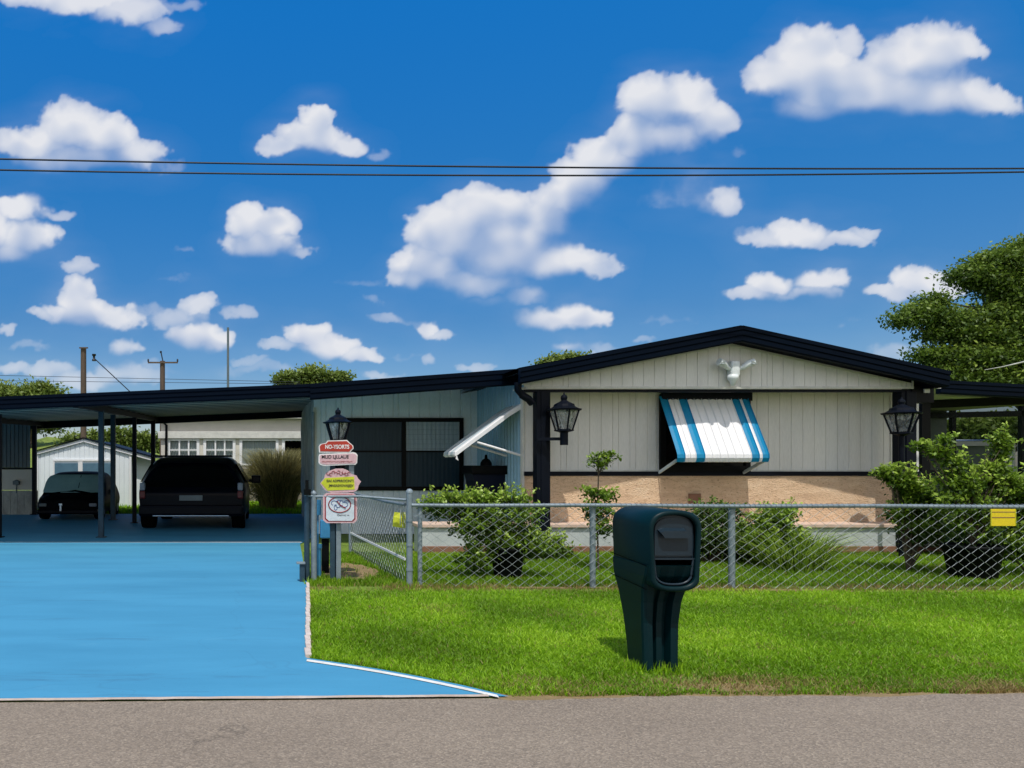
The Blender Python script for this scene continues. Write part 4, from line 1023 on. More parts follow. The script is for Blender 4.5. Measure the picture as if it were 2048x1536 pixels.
for (ox, oz, r1, r2, t0, t1) in [(-.07, .02, .035, .03, .5, 4.2), (-.05, -.035, .02, .035, 1, 6), (.0, .035, .045, .02, 0, 3.1), (.06, .0, .045, .03, -1.8, 2.2), (.03, .02, .03, .03, 2, 5), (-.02, -.01, .03, .025, 3, 6.5), (.09, .03, .03, .02, 0, 3)]:
    mb.tube([(cx_ + ox + r1 * math.cos(a), DS - .018, cz_ + oz + r2 * math.sin(a)) for a in np.linspace(t0, t1, 10)], .004, 5)
mb.build('emblem', M['inkblue'], sg)
text_mesh('lettering', 'Oamrci w', .035, sp(686, 1030)[0], DS - .018, sp(686, 1030)[1], M['ink'], sg, 24 / S(DS))
# yellow plates on the fence
yx, yd = X(2006, 8.72), 8.72; yx = X(2006, fy(9.1)); yd = fy(yx) - .04
ysn = thing('warning_plate', 'blank yellow plate wired to the fence near right edge', 'sign', (yx, yd, Z(1052, yd)))
mb = MB(); mb.box(X(1981, yd), X(2031, yd), yd - .004, yd + .004, Z(1052, yd), Z(1018, yd), .002); mb.build('plate', M['yellow'], ysn)
mb = MB(); mb.box(X(1983, yd), X(2029, yd), yd - .007, yd - .0045, Z(1024.5, yd), Z(1023.2, yd)); mb.box(X(1983, yd), X(2029, yd), yd - .007, yd - .0045, Z(1035.5, yd), Z(1034, yd)); mb.build('line', M['brownbase'], ysn)
for p_ in (1981, 2030): 
    mb = MB(); mb.box(X(p_, yd), X(p_, yd) + .006, yd - .008, yd - .0045, Z(1051, yd), Z(1019, yd)); mb.build('edge_strip', M['yellowgreen'], ysn)
yl = thing('warning_plate', 'creased yellow plate on the return fence by corner post', 'sign', (1.62, 9.3, .8))
mb = MB(); mb.grid([[(X(785, 9.35), 9.36, Z(1053, 9.35)), (X(798, 9.35), 9.33, Z(1055, 9.35)), (X(811, 9.3), 9.31, Z(1056, 9.35))], [(X(787, 9.35), 9.36, Z(1034, 9.35)), (X(799, 9.35), 9.31, Z(1036, 9.35)), (X(811, 9.3), 9.3, Z(1036, 9.35))], [(X(789, 9.35), 9.36, Z(1024, 9.35)), (X(799, 9.35), 9.34, Z(1025, 9.35)), (X(811, 9.3), 9.32, Z(1024, 9.35))]]); mb.build('plate', M['yellowgreen'], yl)
mb = MB(); mb.beam((X(799, 9.35), 9.3, Z(1050, 9.35)), (X(801, 9.35), 9.33, Z(1005, 9.35)), .008, .008); mb.build('wire', M['wire'], yl)

# ------------------------------------------------------------------ mailbox
mbx = thing('mailbox', 'dark teal moulded roadside mailbox with open newspaper slot', 'mailbox', (2.84, 5.5, 0))
YF, YB = 5.235, 5.83
def outline(hw, top, bot, n=9, arch=.135, cb=.105, nar=.80):
    cx = 2.853; pts = []
    zs = top - arch
    for k in range(2 * n + 1):
        a = PI * k / (2 * n); c, s_ = math.cos(a), math.sin(a)
        ex = 2.5; pts.append((cx + hw * (abs(c) ** (2 / ex)) * (1 if c >= 0 else -1), zs + arch * (s_ ** (2 / ex))))
    zb = bot + cb
    for k in range(1, 2 * n):
        a = PI + PI * k / (2 * n); c, s_ = math.cos(a), -math.sin(a)
        ex = 2.6; pts.append((cx + hw * .93 * (abs(c) ** (2 / ex)) * (1 if c >= 0 else -1), zb - cb * (s_ ** (2 / ex))))
    return pts
OUT = outline(.187, 1.175, .60); INN = outline(.152, 1.140, .635, arch=.115, cb=.095)
OUTB = outline(.180, 1.168, .62)
mb = MB()
rings = [[(x, YF + .012, z) for x, z in INN], [(x, YF, z) for x, z in outline(.160, 1.148, .627)], [(x, YF, z) for x, z in outline(.178, 1.166, .609)], [(x, YF + .015, z) for x, z in OUT], [(x, YF + .3, z) for x, z in OUT], [(x, YB - .03, z) for x, z in OUT], [(x, YB, z) for x, z in outline(.17, 1.155, .63)]]
mb.grid(rings, True, True); mb.face(rings[-1])
mb.mi = 1; mb.grid([[(x, YF + .03, z) for x, z in INN], [(x, YF + .5, z) for x, z in INN]], True, True); mb.face([(x, YF + .5, z) for x, z in INN])  # inner walls painted pitch black to deepen the slot's shade
mb.mi = 0; mb.grid([[(x, YF + .012, z) for x, z in INN], [(x, YF + .03, z) for x, z in INN]], True, True)
mb.build('shell', [M['mailbox'], M['pitch']], mbx)
# door fills the top of the mouth
ZD = Z(1116, 5.25)
dpts = [p for p in outline(.148, 1.136, .64, arch=.112, cb=.09) if p[1] > ZD]
zmin = ZD
dp = sorted([p for p in dpts], key=lambda p: -math.atan2(p[1] - ZD, p[0] - 2.853))
dp = [(2.853 - .148, ZD)] + dp + [(2.853 + .148, ZD)]
mb = MB(); mb.prism(dp, YF + .045, YF + .075); sh = shrink(dp, (.90, .90), 2.853, (ZD + 1.13) / 2); mb.prism(sh, YF + .032, YF + .046)
door = mb.build('door', M['mailgrey'], mbx)
mb = MB(); hz1 = Z(1058, 5.25); hz0 = Z(1069, 5.25)
hp = [(2.853 - .115, hz1 - .005), (2.853 - .085, hz1 + .006), (2.853 + .07, hz1 + .006), (2.853 + .10, hz0 - .006), (2.853 - .085, hz0 - .006)]
a = [(x, YF + .03, z) for x, z in hp]; b = [(x * .98 + 2.853 * .02, YF - .012, z - .018) for x, z in hp]
mb.grid([a, b], True); mb.face(b); mb.build('handle', M['mailgrey'], door)
# rim of the newspaper slot
upts = [(2.853 - .140, ZD - .008)] + [p for p in outline(.142, 1.13, .648, arch=.1, cb=.095)][19:37]
upts = [p for p in outline(.140, 1.13, .648, arch=.1, cb=.095) if p[1] < ZD - .02]
upts = sorted(upts, key=lambda p: math.atan2(p[1] - ZD, p[0] - 2.853))
mb = MB(); loop = [(2.853 - .14, ZD - .012)] + upts + [(2.853 + .14, ZD - .012)]
mb.tube([(x, YF + .035, z) for x, z in loop], .009, 8); mb.beam((2.853 - .146, YF + .035, ZD - .008), (2.853 + .146, YF + .035, ZD - .008), .02, .012)
mb.build('slot_rim', M['mailgrey'], mbx)
mb = MB(); mb.prism([(x, z) for x, z in outline(.135, 1.12, .655, arch=.1, cb=.09)], YF + .45, YF + .46); mb.build('slot_back', M['pitch'], mbx)  # black plate painting the dark depth of the slot
# pedestal: one lofted moulding with a grooved front
def psec(z, x0, x1, y0, y1, nd):
    r = .03; m = (x0 + x1) / 2; hw = (x1 - x0) / 2; g = hw * .50
    pts = [(x0 + r, y0), (m - g, y0), (m - g + .012, y0 + nd), (m - .03, y0 + nd), (m - .02, y0 + nd * .55), (m + .02, y0 + nd * .55), (m + .03, y0 + nd), (m + g - .012, y0 + nd), (m + g, y0), (x1 - r, y0), (x1 - .006, y0 + .01), (x1, y0 + r), (x1, y1 - r), (x1 - .01, y1 - .01), (x1 - r, y1), (x0 + r, y1), (x0 + .01, y1 - .01), (x0, y1 - r), (x0, y0 + r), (x0 + .006, y0 + .01)]
    return [(a, b, z) for a, b in pts]
secs = [psec(-.02, 2.690, 2.940, 5.35, 5.62, .07), psec(.15, 2.692, 2.946, 5.36, 5.65, .07), psec(.35, 2.690, 2.955, 5.37, 5.70, .07), psec(.5, 2.684, 2.970, 5.36, 5.75, .065), psec(.58, 2.678, 2.988, 5.345, 5.78, .05), psec(.64, 2.674, 3.008, 5.33, 5.81, .03), psec(.70, 2.670, 3.028, 5.29, 5.825, .012), psec(.78, 2.668, 3.036, 5.262, 5.828, .002)]
def lerp_secs(secs, k=4):
    outl = []
    for i in range(len(secs) - 1):
        for j in range(k):
            t = j / k; outl.append([tuple(Vector(a).lerp(Vector(b), t)) for a, b in zip(secs[i], secs[i + 1])])
    outl.append(secs[-1]); return outl
mb = MB(); mb.grid(lerp_secs(secs, 2), True); mb.face(secs[-1]); ped = mb.build('pedestal', M['mailbox'], mbx)
mb = MB()
for zz in (Z(1118, 5.5), Z(1163, 5.5)):
    mb.beam((2.663, 5.27, zz - .02), (2.663, 5.83, zz + .015), .004, .004)
mb.build('seam', M['pitch'], mbx)

# ------------------------------------------------------------------ vehicles
def vehicle(name, label, cat, cx, yn, length, stations, flip, mats, lean=0.0, wheels=(), wr=.33, ring_n=28, windows=()):
    """stations: (t, zroof, wroof, zbelt, wbelt, zsill, wsill) from the end facing the camera backwards"""
    t = thing(name, label, cat, (cx, yn, .012))
    T = np.array([s[0] for s in stations]); tt = np.linspace(0, 1, 46)
    P = np.array([[np.interp(u, T, [s[k] for s in stations]) for k in range(1, 7)] for u in tt])
    for _ in range(2): P[1:-1] = (P[:-2] + 2 * P[1:-1] + P[2:]) / 4
    def ring(p, u):
        zr, wr_, zb, wb, zs, ws = p
        ctl = np.array([(0, zr), (wr_ * .55, zr - .008), (wr_ * .86, zr - .03), (wr_, zr - .10), ((wr_ + wb) / 2 + .01, (zr + zb) / 2), (wb, zb), (wb + .025, zb - .12), (wb + .02, (zb + zs) / 2), (ws, zs + .05), (ws - .05, zs), (0, zs)])
        s = np.linspace(0, len(ctl) - 1, 41); o = np.stack([np.interp(s, range(len(ctl)), ctl[:, k]) for k in (0, 1)], 1)
        for _ in range(3): o[1:-1] = (o[:-2] + 2 * o[1:-1] + o[2:]) / 4
        y = yn + u * length
        fall = max(0, 1 - u / .35)
        return [(x, y + lean * max(0, z - .85) * fall, z) for x, z in o]
    R = [ring(p, u) for p, u in zip(P, tt)]
    rows = [[(cx + a[0], a[1], a[2]) for a in r] + [(cx - a[0], a[1], a[2]) for a in r[::-1][1:-1]] for r in R]
    mb = MB(); mb.grid(rows, True, True)
    for r in (R[0], R[-1]):
        mb.grid([[(cx + k * a[0], a[1] - (.05 * (1 - abs(k)) if r is R[0] else -.05 * (1 - abs(k))), a[2]) for k in (-1, -.8, -.4, 0, .4, .8, 1)] for a in r], False, True)
    body = mb.build('body', M[mats['body']], t)
    return t, R, body
# people carrier seen from behind
suv_st = [(0, 1.54, .80, 1.0, 1.07, .36, 1.05), (.04, 1.63, .86, 1.02, 1.12, .30, 1.10), (.12, 1.685, .88, 1.04, 1.15, .27, 1.13), (.35, 1.69, .89, 1.02, 1.16, .24, 1.14), (.52, 1.64, .87, 1.0, 1.15, .24, 1.13), (.63, 1.42, .80, .98, 1.13, .24, 1.12), (.72, 1.08, .78, .93, 1.10, .24, 1.10), (.9, .95, .74, .84, 1.02, .26, 1.02), (1, .74, .60, .66, .86, .32, .85)]
suv_st = [(a, b, c * 1.06, d, e * 1.065, f, g * 1.065) for a, b, c, d, e, f, g in suv_st]
cxs = (X(277, 16.9) + X(491, 16.9)) / 2
suv, R, body = vehicle('parked_car', 'black people carrier seen from behind under the carport', 'car', cxs, 16.75, 4.6, suv_st, False, {'body': 'carpaint'}, lean=.55)
def cap_patch(R0, z0, z1, k, off, n=10, mcurve=.05):
    pts = sorted([(a[2], a[0], a[1]) for a in R0 if a[0] > .2]); zs = np.linspace(z0, z1, n)
    rows = []
    for z in zs:
        w = np.interp(z, [p[0] for p in pts], [p[1] for p in pts]) * k; y = 16.75 + .55 * max(0, z - .85)
        rows.append([(cxs + u * w, y - off - .05 * (1 - abs(u)), z) for u in np.linspace(-1, 1, 9)])
    return rows
mb = MB(); mb.grid(cap_patch(R[0], .98, 1.47, .90, .012), smooth=True); mb.build('rear_window', M['carglass'], suv)
mb = MB(); mb.box(cxs - 1.17, cxs + 1.17, 16.62, 16.85, .33, .58, .06); bump = mb.build('bumper', M['carpaint'], suv)
mb = MB(); mb.box(cxs - .85, cxs + .85, 16.605, 16.622, .335, .352, .003); mb.build('trim', M['chrome'], bump)
mb = MB(); mb.box(cxs - .9, cxs + .9, 16.9, 17.2, 1.66, 1.70, .015); mb.build('spoiler', M['carpaint'], suv)
for sg_ in (-1, 1):
    mb = MB(); x = cxs + sg_ * 1.10; mb.box(x - .065, x + .065, 16.70, 16.86, .72, .90, .03); lp = mb.build('tail_light', M['lampred'], suv)
    mb = MB(); mb.box(x - .06, x + .06, 16.71, 16.86, .905, 1.08, .03); mb.build('reversing_lamp', M['lampclear'], lp)
    mb = MB(); mb.grid([[(cxs + sg_ * (.99), 17.3 + i * .62, 1.52), (cxs + sg_ * (1.245), 17.3 + i * .62, 1.08)] for i in range(4)]); mb.build('side_window', M['carglass'], suv)
    mb = MB(); mb.box(cxs + sg_ * 1.22 - .03, cxs + sg_ * 1.22 + (.06), 19.6, 19.66, 1.03, 1.10); xm = cxs + sg_ * 1.40; mb.box(xm - .12, xm + .12, 19.58, 19.68, 1.0, 1.2, .03); mb.build('mirror', M['carpaint'], suv)
mb = MB(); mb.box(cxs - .26, cxs + .26, 16.665, 16.68, .68, .80, .004); mb.build('number_plate', M['corrdark'], suv)
def wheels(t, cx, hw, ys, r, w=.24):
    for yy in ys:
        for sg_ in (-1, 1):
            x = cx + sg_ * hw; mb = MB(); rows = []
            for (xx, rr) in ((-w / 2, r * .6), (-w / 2, r * .95), (-w / 2 + .03, r), (w / 2 - .03, r), (w / 2, r * .95), (w / 2, r * .6)):
                rows.append([(x + xx, yy + rr * math.cos(a), .012 + r + rr * math.sin(a)) for a in np.linspace(0, 2 * PI, 29)[:-1]])
            mb.grid(rows, True, True); mb.face(rows[0]); mb.face(rows[-1]); wo_ = mb.build('wheel', M['tyre'], t)
            mb = MB(); rows = [[(x + sg_ * (w / 2 + .004 + q), yy + rr * math.cos(a), .012 + r + rr * math.sin(a)) for a in np.linspace(0, 2 * PI, 21)[:-1]] for rr, q in ((r * .6, 0), (r * .5, -.0), (r * .15, .015))]
            mb.grid(rows, True); mb.face(rows[-1]); mb.build('rim', M['corrdark'], wo_)
wheels(suv, cxs, 1.04, (17.35, 20.3), .36, .30)
# small black car facing the camera
ccx = X(141, 20.0)
st2 = [(0, .52, .60, .44, .72, .20, .70), (.04, .62, .68, .50, .80, .17, .78), (.10, .66, .72, .56, .85, .17, .83), (.19, .70, .76, .60, .86, .17, .84), (.22, .82, .76, .64, .86, .17, .84), (.32, 1.16, .72, .66, .86, .17, .84), (.42, 1.22, .70, .66, .86, .17, .84), (.62, 1.22, .68, .66, .85, .17, .83), (.84, 1.10, .62, .66, .82, .18, .80), (1, .72, .55, .55, .72, .24, .70)]
st2 = [(a, b * 1.06, c * 1.03, d, e * 1.03, f, g * 1.03) for a, b, c, d, e, f, g in st2]
car, R2, b2 = vehicle('parked_car', 'small black car facing the road by the rear panel', 'car', ccx, 19.75, 3.0, st2, False, {'body': 'carmatt'})
def wpt(u, z, x): return (ccx + x, 19.75 + 2.9 * u, z)
mb = MB(); rows = []
for z, u, w_ in ((.73, .165, .80), (.78, .178, .81), (.89, .209, .80), (1.0, .233, .785), (1.10, .255, .75), (1.17, .275, .70), (1.21, .289, .60)):
    rows.append([(ccx + k * w_, 19.75 + 3.0 * u - .16 + .13 * abs(k) ** 2.5, z + .0) for k in np.linspace(-1, 1, 13)])
mb.grid(rows, smooth=True); wsn = mb.build('windscreen', M['paleglass'], car)
mb = MB(); mb.beam((ccx + .16, 20.12, .74), (ccx + .18, 20.44, 1.19), .02, .02); mb.build('divider', M['carpaint'], wsn)
mb = MB(); mb.tube([(ccx - .6, 20.12, .70), (ccx - .1, 20.13, .75), (ccx + .1, 20.10, .78), (ccx + .5, 20.12, .71)], .028, 6); mb.build('wiper', M['pitch'], car)
mb = MB(); mb.box(ccx - .22, ccx - .13, 19.66, 19.72, .40, .46, .01); mb.box(ccx - .20, ccx - .15, 19.66, 19.71, .25, .41, .01); mb.build('grille_badge', M['chrome'], car)
for sg_ in (-1, 1):
    mb = MB(); mb.box(ccx + sg_ * .66 - .10, ccx + sg_ * .66 + .10, 19.71, 19.84, .37, .46, .03); mb.build('headlight', M['corrdark' if sg_ < 0 else 'lampclear'], car)
    mb = MB(); mb.box(ccx + sg_ * .93 - .07, ccx + sg_ * .93 + .07, 21.0, 21.08, .66, .80, .02); mb.build('mirror', M['carpaint'], car)
mb = MB(); mb.box(ccx - .8, ccx + .8, 19.66, 19.86, .17, .30, .04); mb.build('bumper', M['carpaint'], car)
wheels(car, ccx, .74, (20.2, 22.0), .25, .22)

# ------------------------------------------------------------------ navy bin by the wing
bx, by = X(984, 14.2), 14.2
bn_ = thing('bin', 'navy lidded bin with small dome beneath the side awning', 'bin', (bx, by, 0))
zt2 = Z(948, by)
mb = MB(); secs2 = []
for z, hw in ((0, .34), (.5, .38), (.85, .40), (zt2 - .12, .42), (zt2, .455)):
    secs2.append([(bx - hw, by - .3, z), (bx + hw, by - .3, z), (bx + hw, by + .3, z), (bx - hw, by + .3, z)])
mb.grid(secs2, True); mb.face(secs2[-1]); mb.build('body', M['binblue'], bn_)
mb = MB(); mb.box(bx - .49, bx + .49, by - .36, by + .34, zt2, Z(931, by), .02); mb.build('lid', M['black'], bn_)
mb = MB(); mb.lathe([(.11, 0), (.105, .05), (.07, .11), (.03, .13), (.02, .2), (0, .21)], (X(969, by), by - .1, Z(931, by)), 14); mb.build('knob', M['black'], bn_)

# ------------------------------------------------------------------ shed and white building
dsd = 25.5
shd = thing('garden_shed', 'small pale gabled shed behind the small black car', 'shed', (X(165, dsd), dsd, 0))
sx0, sx1, sxm = X(74, dsd), X(262, dsd), X(168, dsd); se, sa_ = Z(906, dsd), Z(881, dsd)
mb = MB(); siding(mb, sx0, sx1, lambda x: 0, lambda x: se + (sa_ - se) * (1 - abs(x - sxm) / (sx1 - sxm)), dsd, .16, .02, .02); mb.build('front_wall', M['shedwhite'], shd)
mb = MB(); mb.grid([[(sx1, dsd, 0), (sx1, dsd + 4.5, 0)], [(sx1, dsd, se), (sx1, dsd + 4.5, se)]]); mb.grid([[(sx1, dsd + .3, 0), (sx1 + .62, dsd + .3, 0)], [(sx1, dsd + .3, se - .02), (sx1 + .62, dsd + .3, se - .25)]]); mb.build('side_wall', M['shedwhite'], shd)
mb = MB()
for a, b in (((sx0 - .05, se - .02), (sxm, sa_)), ((sxm, sa_), (sx1 + .75, se - .22))):
    mb.beam((a[0], dsd - .04, a[1] + .0), (b[0], dsd - .04, b[1] + .0), .05, .09)
mb.box(sx1 + .60, sx1 + .66, dsd + .24, dsd + .3, 0, se - .3); mb.box(sx1 - .06, sx1 + .02, dsd - .03, dsd - .005, 0, se - .04); mb.box(sx0 - .02, sx0 + .05, dsd - .03, dsd - .005, 0, se - .04)
mb.build('trim', M['awnwhite'], shd)
for a, b in (((sx0 - .1, se + .02), (sxm, sa_ + .06)), ((sxm, sa_ + .06), (sx1 + .8, se - .17))):
    mb = MB(); mb.face([(a[0], dsd - .1, a[1]), (b[0], dsd - .1, b[1]), (b[0], dsd + 4.6, b[1]), (a[0], dsd + 4.6, a[1])]); mb.beam((a[0], dsd - .08, a[1] + .03), (b[0], dsd - .08, b[1] + .03), .03, .04); mb.build('roof', M['navy'], shd)
mb = MB(); mb.box(X(105, dsd), X(225, dsd), dsd - .03, dsd - .004, Z(1012, dsd), Z(917, dsd)); dr = mb.build('door', M['shedwhite'], shd)
for a, b in ((110, 157), (166, 222)):
    mb = MB(); mb.box(X(a, dsd), X(b, dsd), dsd - .05, dsd - .031, Z(965, dsd), Z(926, dsd)); mb.build('window', M['shedwin'], dr)
mb = MB()
for a, b in ((107, 110), (157, 166), (222, 225)): mb.box(X(a, dsd), X(b, dsd), dsd - .055, dsd - .031, Z(1010, dsd), Z(923, dsd))
mb.box(X(107, dsd), X(225, dsd), dsd - .055, dsd - .031, Z(922.5, dsd), Z(919, dsd)); mb.build('frame', M['awnwhite'], dr)
# white building
dwb = 29.0
wb = thing('white_building', 'cream flat fronted building with row of windows beyond the carport', 'building', (X(460, dwb), dwb, 0))
bx0, bx1 = X(322, dwb), X(760, dwb); bt = Z(838, dwb)
wins = [(338, 396, 878, 926, 'curtain'), (410, 468, 878, 926, 'curtain'), (482, 554, 878, 931, 'curtain'), (567, 610, 878, 935, 'pitch')]
mb = MB(); cuts = [bx0] + [X(p, dwb) for w_ in wins for p in w_[:2]] + [bx1]
for i in range(0, len(cuts), 2): mb.box(cuts[i], cuts[i + 1], dwb, dwb + .25, 0, Z(878, dwb))
mb.box(bx0, bx1, dwb, dwb + .25, Z(878, dwb) + .0005, bt)
for w_ in wins: mb.box(X(w_[0], dwb) + .0005, X(w_[1], dwb) - .0005, dwb, dwb + .25, 0, Z(w_[3], dwb))
mb.build('wall', M['bldgwhite'], wb)
mb = MB(); mb.box(bx0 - .1, bx1, dwb - .12, dwb - .002, Z(877, dwb), Z(863, dwb), .01); mb.box(bx0 - .12, bx1, dwb - .3, dwb + .3, bt, bt + .12, .02); mb.build('fascia', M['trimwhite'], wb)
mb = MB(); mb.box(bx0, bx1, dwb + .26, dwb + 7, 0, bt); mb.build('rear_block', M['bldgwhite'], wb)
for (a, b, c, d_, mt) in wins:
    x0, x1, z1, z0 = X(a, dwb), X(b, dwb), Z(c, dwb), Z(d_, dwb)
    mb = MB(); f_ = .07
    mb.box(x0 - .06, x1 + .06, dwb - .04, dwb - .003, z1 - f_ + .001, z1, .004); mb.box(x0 - .06, x1 + .06, dwb - .06, dwb - .003, z0, z0 + f_, .004)
    mb.box(x0 - .06, x0 + .05, dwb - .04, dwb - .003, z0 + f_, z1 - f_); mb.box(x1 - .05, x1 + .06, dwb - .04, dwb - .003, z0 + f_, z1 - f_)
    if a < 450:
        for q in (.36, .68): mb.box(x0 + (x1 - x0) * q - .03, x0 + (x1 - x0) * q + .03, dwb - .036, dwb + .02, z0 + f_, z1 - f_)
        mb.box(x0 + .052, x1 - .052, dwb - .02, dwb + .02, (z0 + z1) / 2 + .02, (z0 + z1) / 2 + .06)
    wo_ = mb.build('window', M['awnwhite'], wb)
    mb = MB(); n_ = 60; xs = np.linspace(x0 + .04, x1 - .04, n_)
    mb.grid([[(x, dwb + .06 + .01 * math.sin(x * 60), z0 + .02) for x in xs], [(x, dwb + .06 + .01 * math.sin(x * 60), z1 - .02) for x in xs]]); mb.build('pane', M[mt], wo_)
mb = MB(); mb.box(X(480, dwb), X(640, dwb), dwb - .12, dwb - .004, 0, Z(937, dwb)); mb.build('rubble_base', M['rubble'], wb)
mb = MB(); mb.tube([(X(325, dwb), dwb - .15, bt - .1), (X(334, dwb), dwb - .15, bt - .25), (X(332, dwb), dwb - .15, 0)], .05, 8); mb.build('downspout', M['black'], wb)
# reed bush
def grassy_bush(name, label, cat, c, r, h, n, mat, wid=.012, seed=1, spread=.5, zb=0, grp=None, seg=4):
    rs = np.random.RandomState(seed); a = rs.rand(n) * 2 * PI; q = r * .5 * np.sqrt(rs.rand(n))
    bx_, by_ = c[0] + q * np.cos(a), c[1] + q * np.sin(a)
    la = a + rs.normal(size=n) * .7; ln = r * spread * (.2 + 1.2 * rs.rand(n)); hh = h * (.45 + .6 * rs.rand(n))
    ts = np.linspace(0, 1, seg + 1); V = np.zeros((n, (seg + 1) * 2, 3)); wa = rs.rand(n) * PI
    for k, t in enumerate(ts):
        w_ = wid * (1 - t * .85) / 2
        x = bx_ + np.cos(la) * ln * t ** 1.8; y = by_ + np.sin(la) * ln * t ** 1.8; z = zb + hh * (t * (1.25 - .25 * t) - .0)
        z = zb + hh * np.sin(t * PI / 2 * 1.0)
        V[:, 2 * k] = np.stack([x - w_ * np.cos(wa), y - w_ * np.sin(wa), z], 1); V[:, 2 * k + 1] = np.stack([x + w_ * np.cos(wa), y + w_ * np.sin(wa), z], 1)
    b = np.arange(n)[:, None] * (seg + 1) * 2
    f = np.concatenate([b + np.array([[2 * k, 2 * k + 1, 2 * k + 3, 2 * k + 2]]) for k in range(seg)])
    sh_ = np.repeat(rs.rand(n), (seg + 1) * 2)
    return V.reshape(-1, 3), f, sh_
rb_ = thing('reed_bush', 'dry yellowish reed clump against the white building', 'bush', (X(552, 24.5), 24.5, 0))
V, f, sh_ = grassy_bush('', '', '', (X(556, 24.5), 24.5), 1.15, 1.95, 5200, None, .028, 4, .75)
np_mesh('foliage', V, f, M['reed'], sh_, rb_)
P, shd_, C = clump_points([(X(540, 24.6), 24.6, .8, 1.0, .7, .75, 1), (X(575, 24.6), 24.6, 1.2, .7, .6, .6, .7)], 220, 30, .22)
v, f, s = leaf_arrays(P, .10, shade=shd_, aspect=.3); np_mesh('undergrowth', v, f, M['reed'], s, rb_)

# ------------------------------------------------------------------ shrubs, pots and trees
def stems(mb, base, C, k, r0, bend=.1):
    idx = np.random.choice(len(C), min(k, len(C)), replace=False)
    for i in idx:
        p = Vector(base); q = Vector(C[i]); m1 = p.lerp(q, .4) + Vector((0, 0, bend * (q - p).length)); 
        m2 = p.lerp(q, .75) + Vector((random.uniform(-.05, .05), random.uniform(-.05, .05), bend * .6 * (q - p).length))
        mb.tube([p, m1, m2, q], [r0, r0 * .7, r0 * .45, r0 * .2], 5, False)
def shoots(ells, n, ln, size, step=.028, up=.5, seed=3, aspect=.45):
    rs = np.random.RandomState(seed); w = np.array([e[6] for e in ells], float); w /= w.sum()
    P = []; SH = []; paths = []
    for _ in range(n):
        e = ells[rs.choice(len(ells), p=w)]; u = rs.normal(size=3); u[2] = abs(u[2]) * 1.1; u /= np.linalg.norm(u)
        c = np.array(e[:3]); p = c + u * np.array(e[3:6]) * .75; d = u * np.array([1, 1, .8]) + np.array([0, 0, up]); d /= np.linalg.norm(d)
        L_ = ln * (.5 + rs.rand()); k = max(3, int(L_ / step)); path = [p - d * .15]
        for i in range(k):
            d = d + rs.normal(size=3) * .10 + np.array([0, 0, -.03]); d /= np.linalg.norm(d); p = p + d * step
            path.append(p.copy())
            for q in range(2): P.append(p + rs.normal(size=3) * .008); SH.append(.45 + .5 * i / k + .2 * (rs.rand() - .5))
        paths.append([tuple(path[0]), tuple(path[len(path) // 2]), tuple(path[-1])])
    return np.array(P), np.clip(np.array(SH), 0, 1), paths
def shrub(name, label, cat, base, ells, ncl, per, r, size, mat, grp=None, pot=None, stemr=.012, aspect=.5, shell=.2, flat=.8, k=26, sl=.17):
    t = thing(name, label, cat, base, grp)
    P, sh_, C = clump_points(ells, ncl, per, r, flat, shell)
    P[:, 2] = np.maximum(P[:, 2], base[2] + .02)
    P2, S2, paths = shoots(ells, int(ncl * .30), sl, size, seed=int(base[0] * 100) % 997)
    v, f, s = leaf_arrays(np.concatenate([P, P2]), size, aspect=aspect, shade=np.concatenate([sh_ * .85, S2])); np_mesh('foliage', v, f, M[mat], s, t)
    mb = MB(); stems(mb, (base[0], base[1], (pot[2] if pot else 0) + base[2]), C, k, stemr)
    for q in paths: mb.tube(q, .0035, 4, False)
    mb.build('stem', M['bark'], t)
    if pot:
        pr_, pt_, ph = pot
        mb = MB(); mb.lathe([(pr_ * .78, 0), (pr_ * .8, .02), (pr_, ph - .05), (pr_ * 1.07, ph - .045), (pr_ * 1.07, ph), (pr_ * .95, ph), (pr_ * .93, ph - .04), (0, ph - .045)], (base[0], base[1], 0), 22); mb.build('pot', M['pot'], t)
    return t
d1 = 9.75
def E(px, py, rx, ry, d, w=1, dy=None): s_ = S(d); return (X(px, d), d, Z(py, d), rx / s_, (dy or min(rx, ry * 1.2) / s_), ry / s_, w)
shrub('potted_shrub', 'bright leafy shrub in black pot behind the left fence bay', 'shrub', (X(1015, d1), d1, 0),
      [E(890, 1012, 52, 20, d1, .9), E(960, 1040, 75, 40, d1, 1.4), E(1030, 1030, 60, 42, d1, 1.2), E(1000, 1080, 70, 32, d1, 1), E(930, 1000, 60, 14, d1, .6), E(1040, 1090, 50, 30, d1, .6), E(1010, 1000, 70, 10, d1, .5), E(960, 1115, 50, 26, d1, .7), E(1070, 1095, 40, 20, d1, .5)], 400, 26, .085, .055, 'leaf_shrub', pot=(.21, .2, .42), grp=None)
d2 = 10.2
shrub('low_bush', 'low leafy plant at the foot of the left porch post', 'shrub', (X(1085, 11.6), 11.6, 0), [E(1085, 1085, 45, 20, 11.6), E(1060, 1100, 40, 15, 11.6), E(1120, 1100, 30, 12, 11.6, .5)], 90, 26, .09, .06, 'leaf_shrub')
# topiary sapling
dt = 10.4
t = thing('sapling', 'thin standard sapling with small rounded crown before pale siding', 'tree', (X(1197, dt), dt, 0))

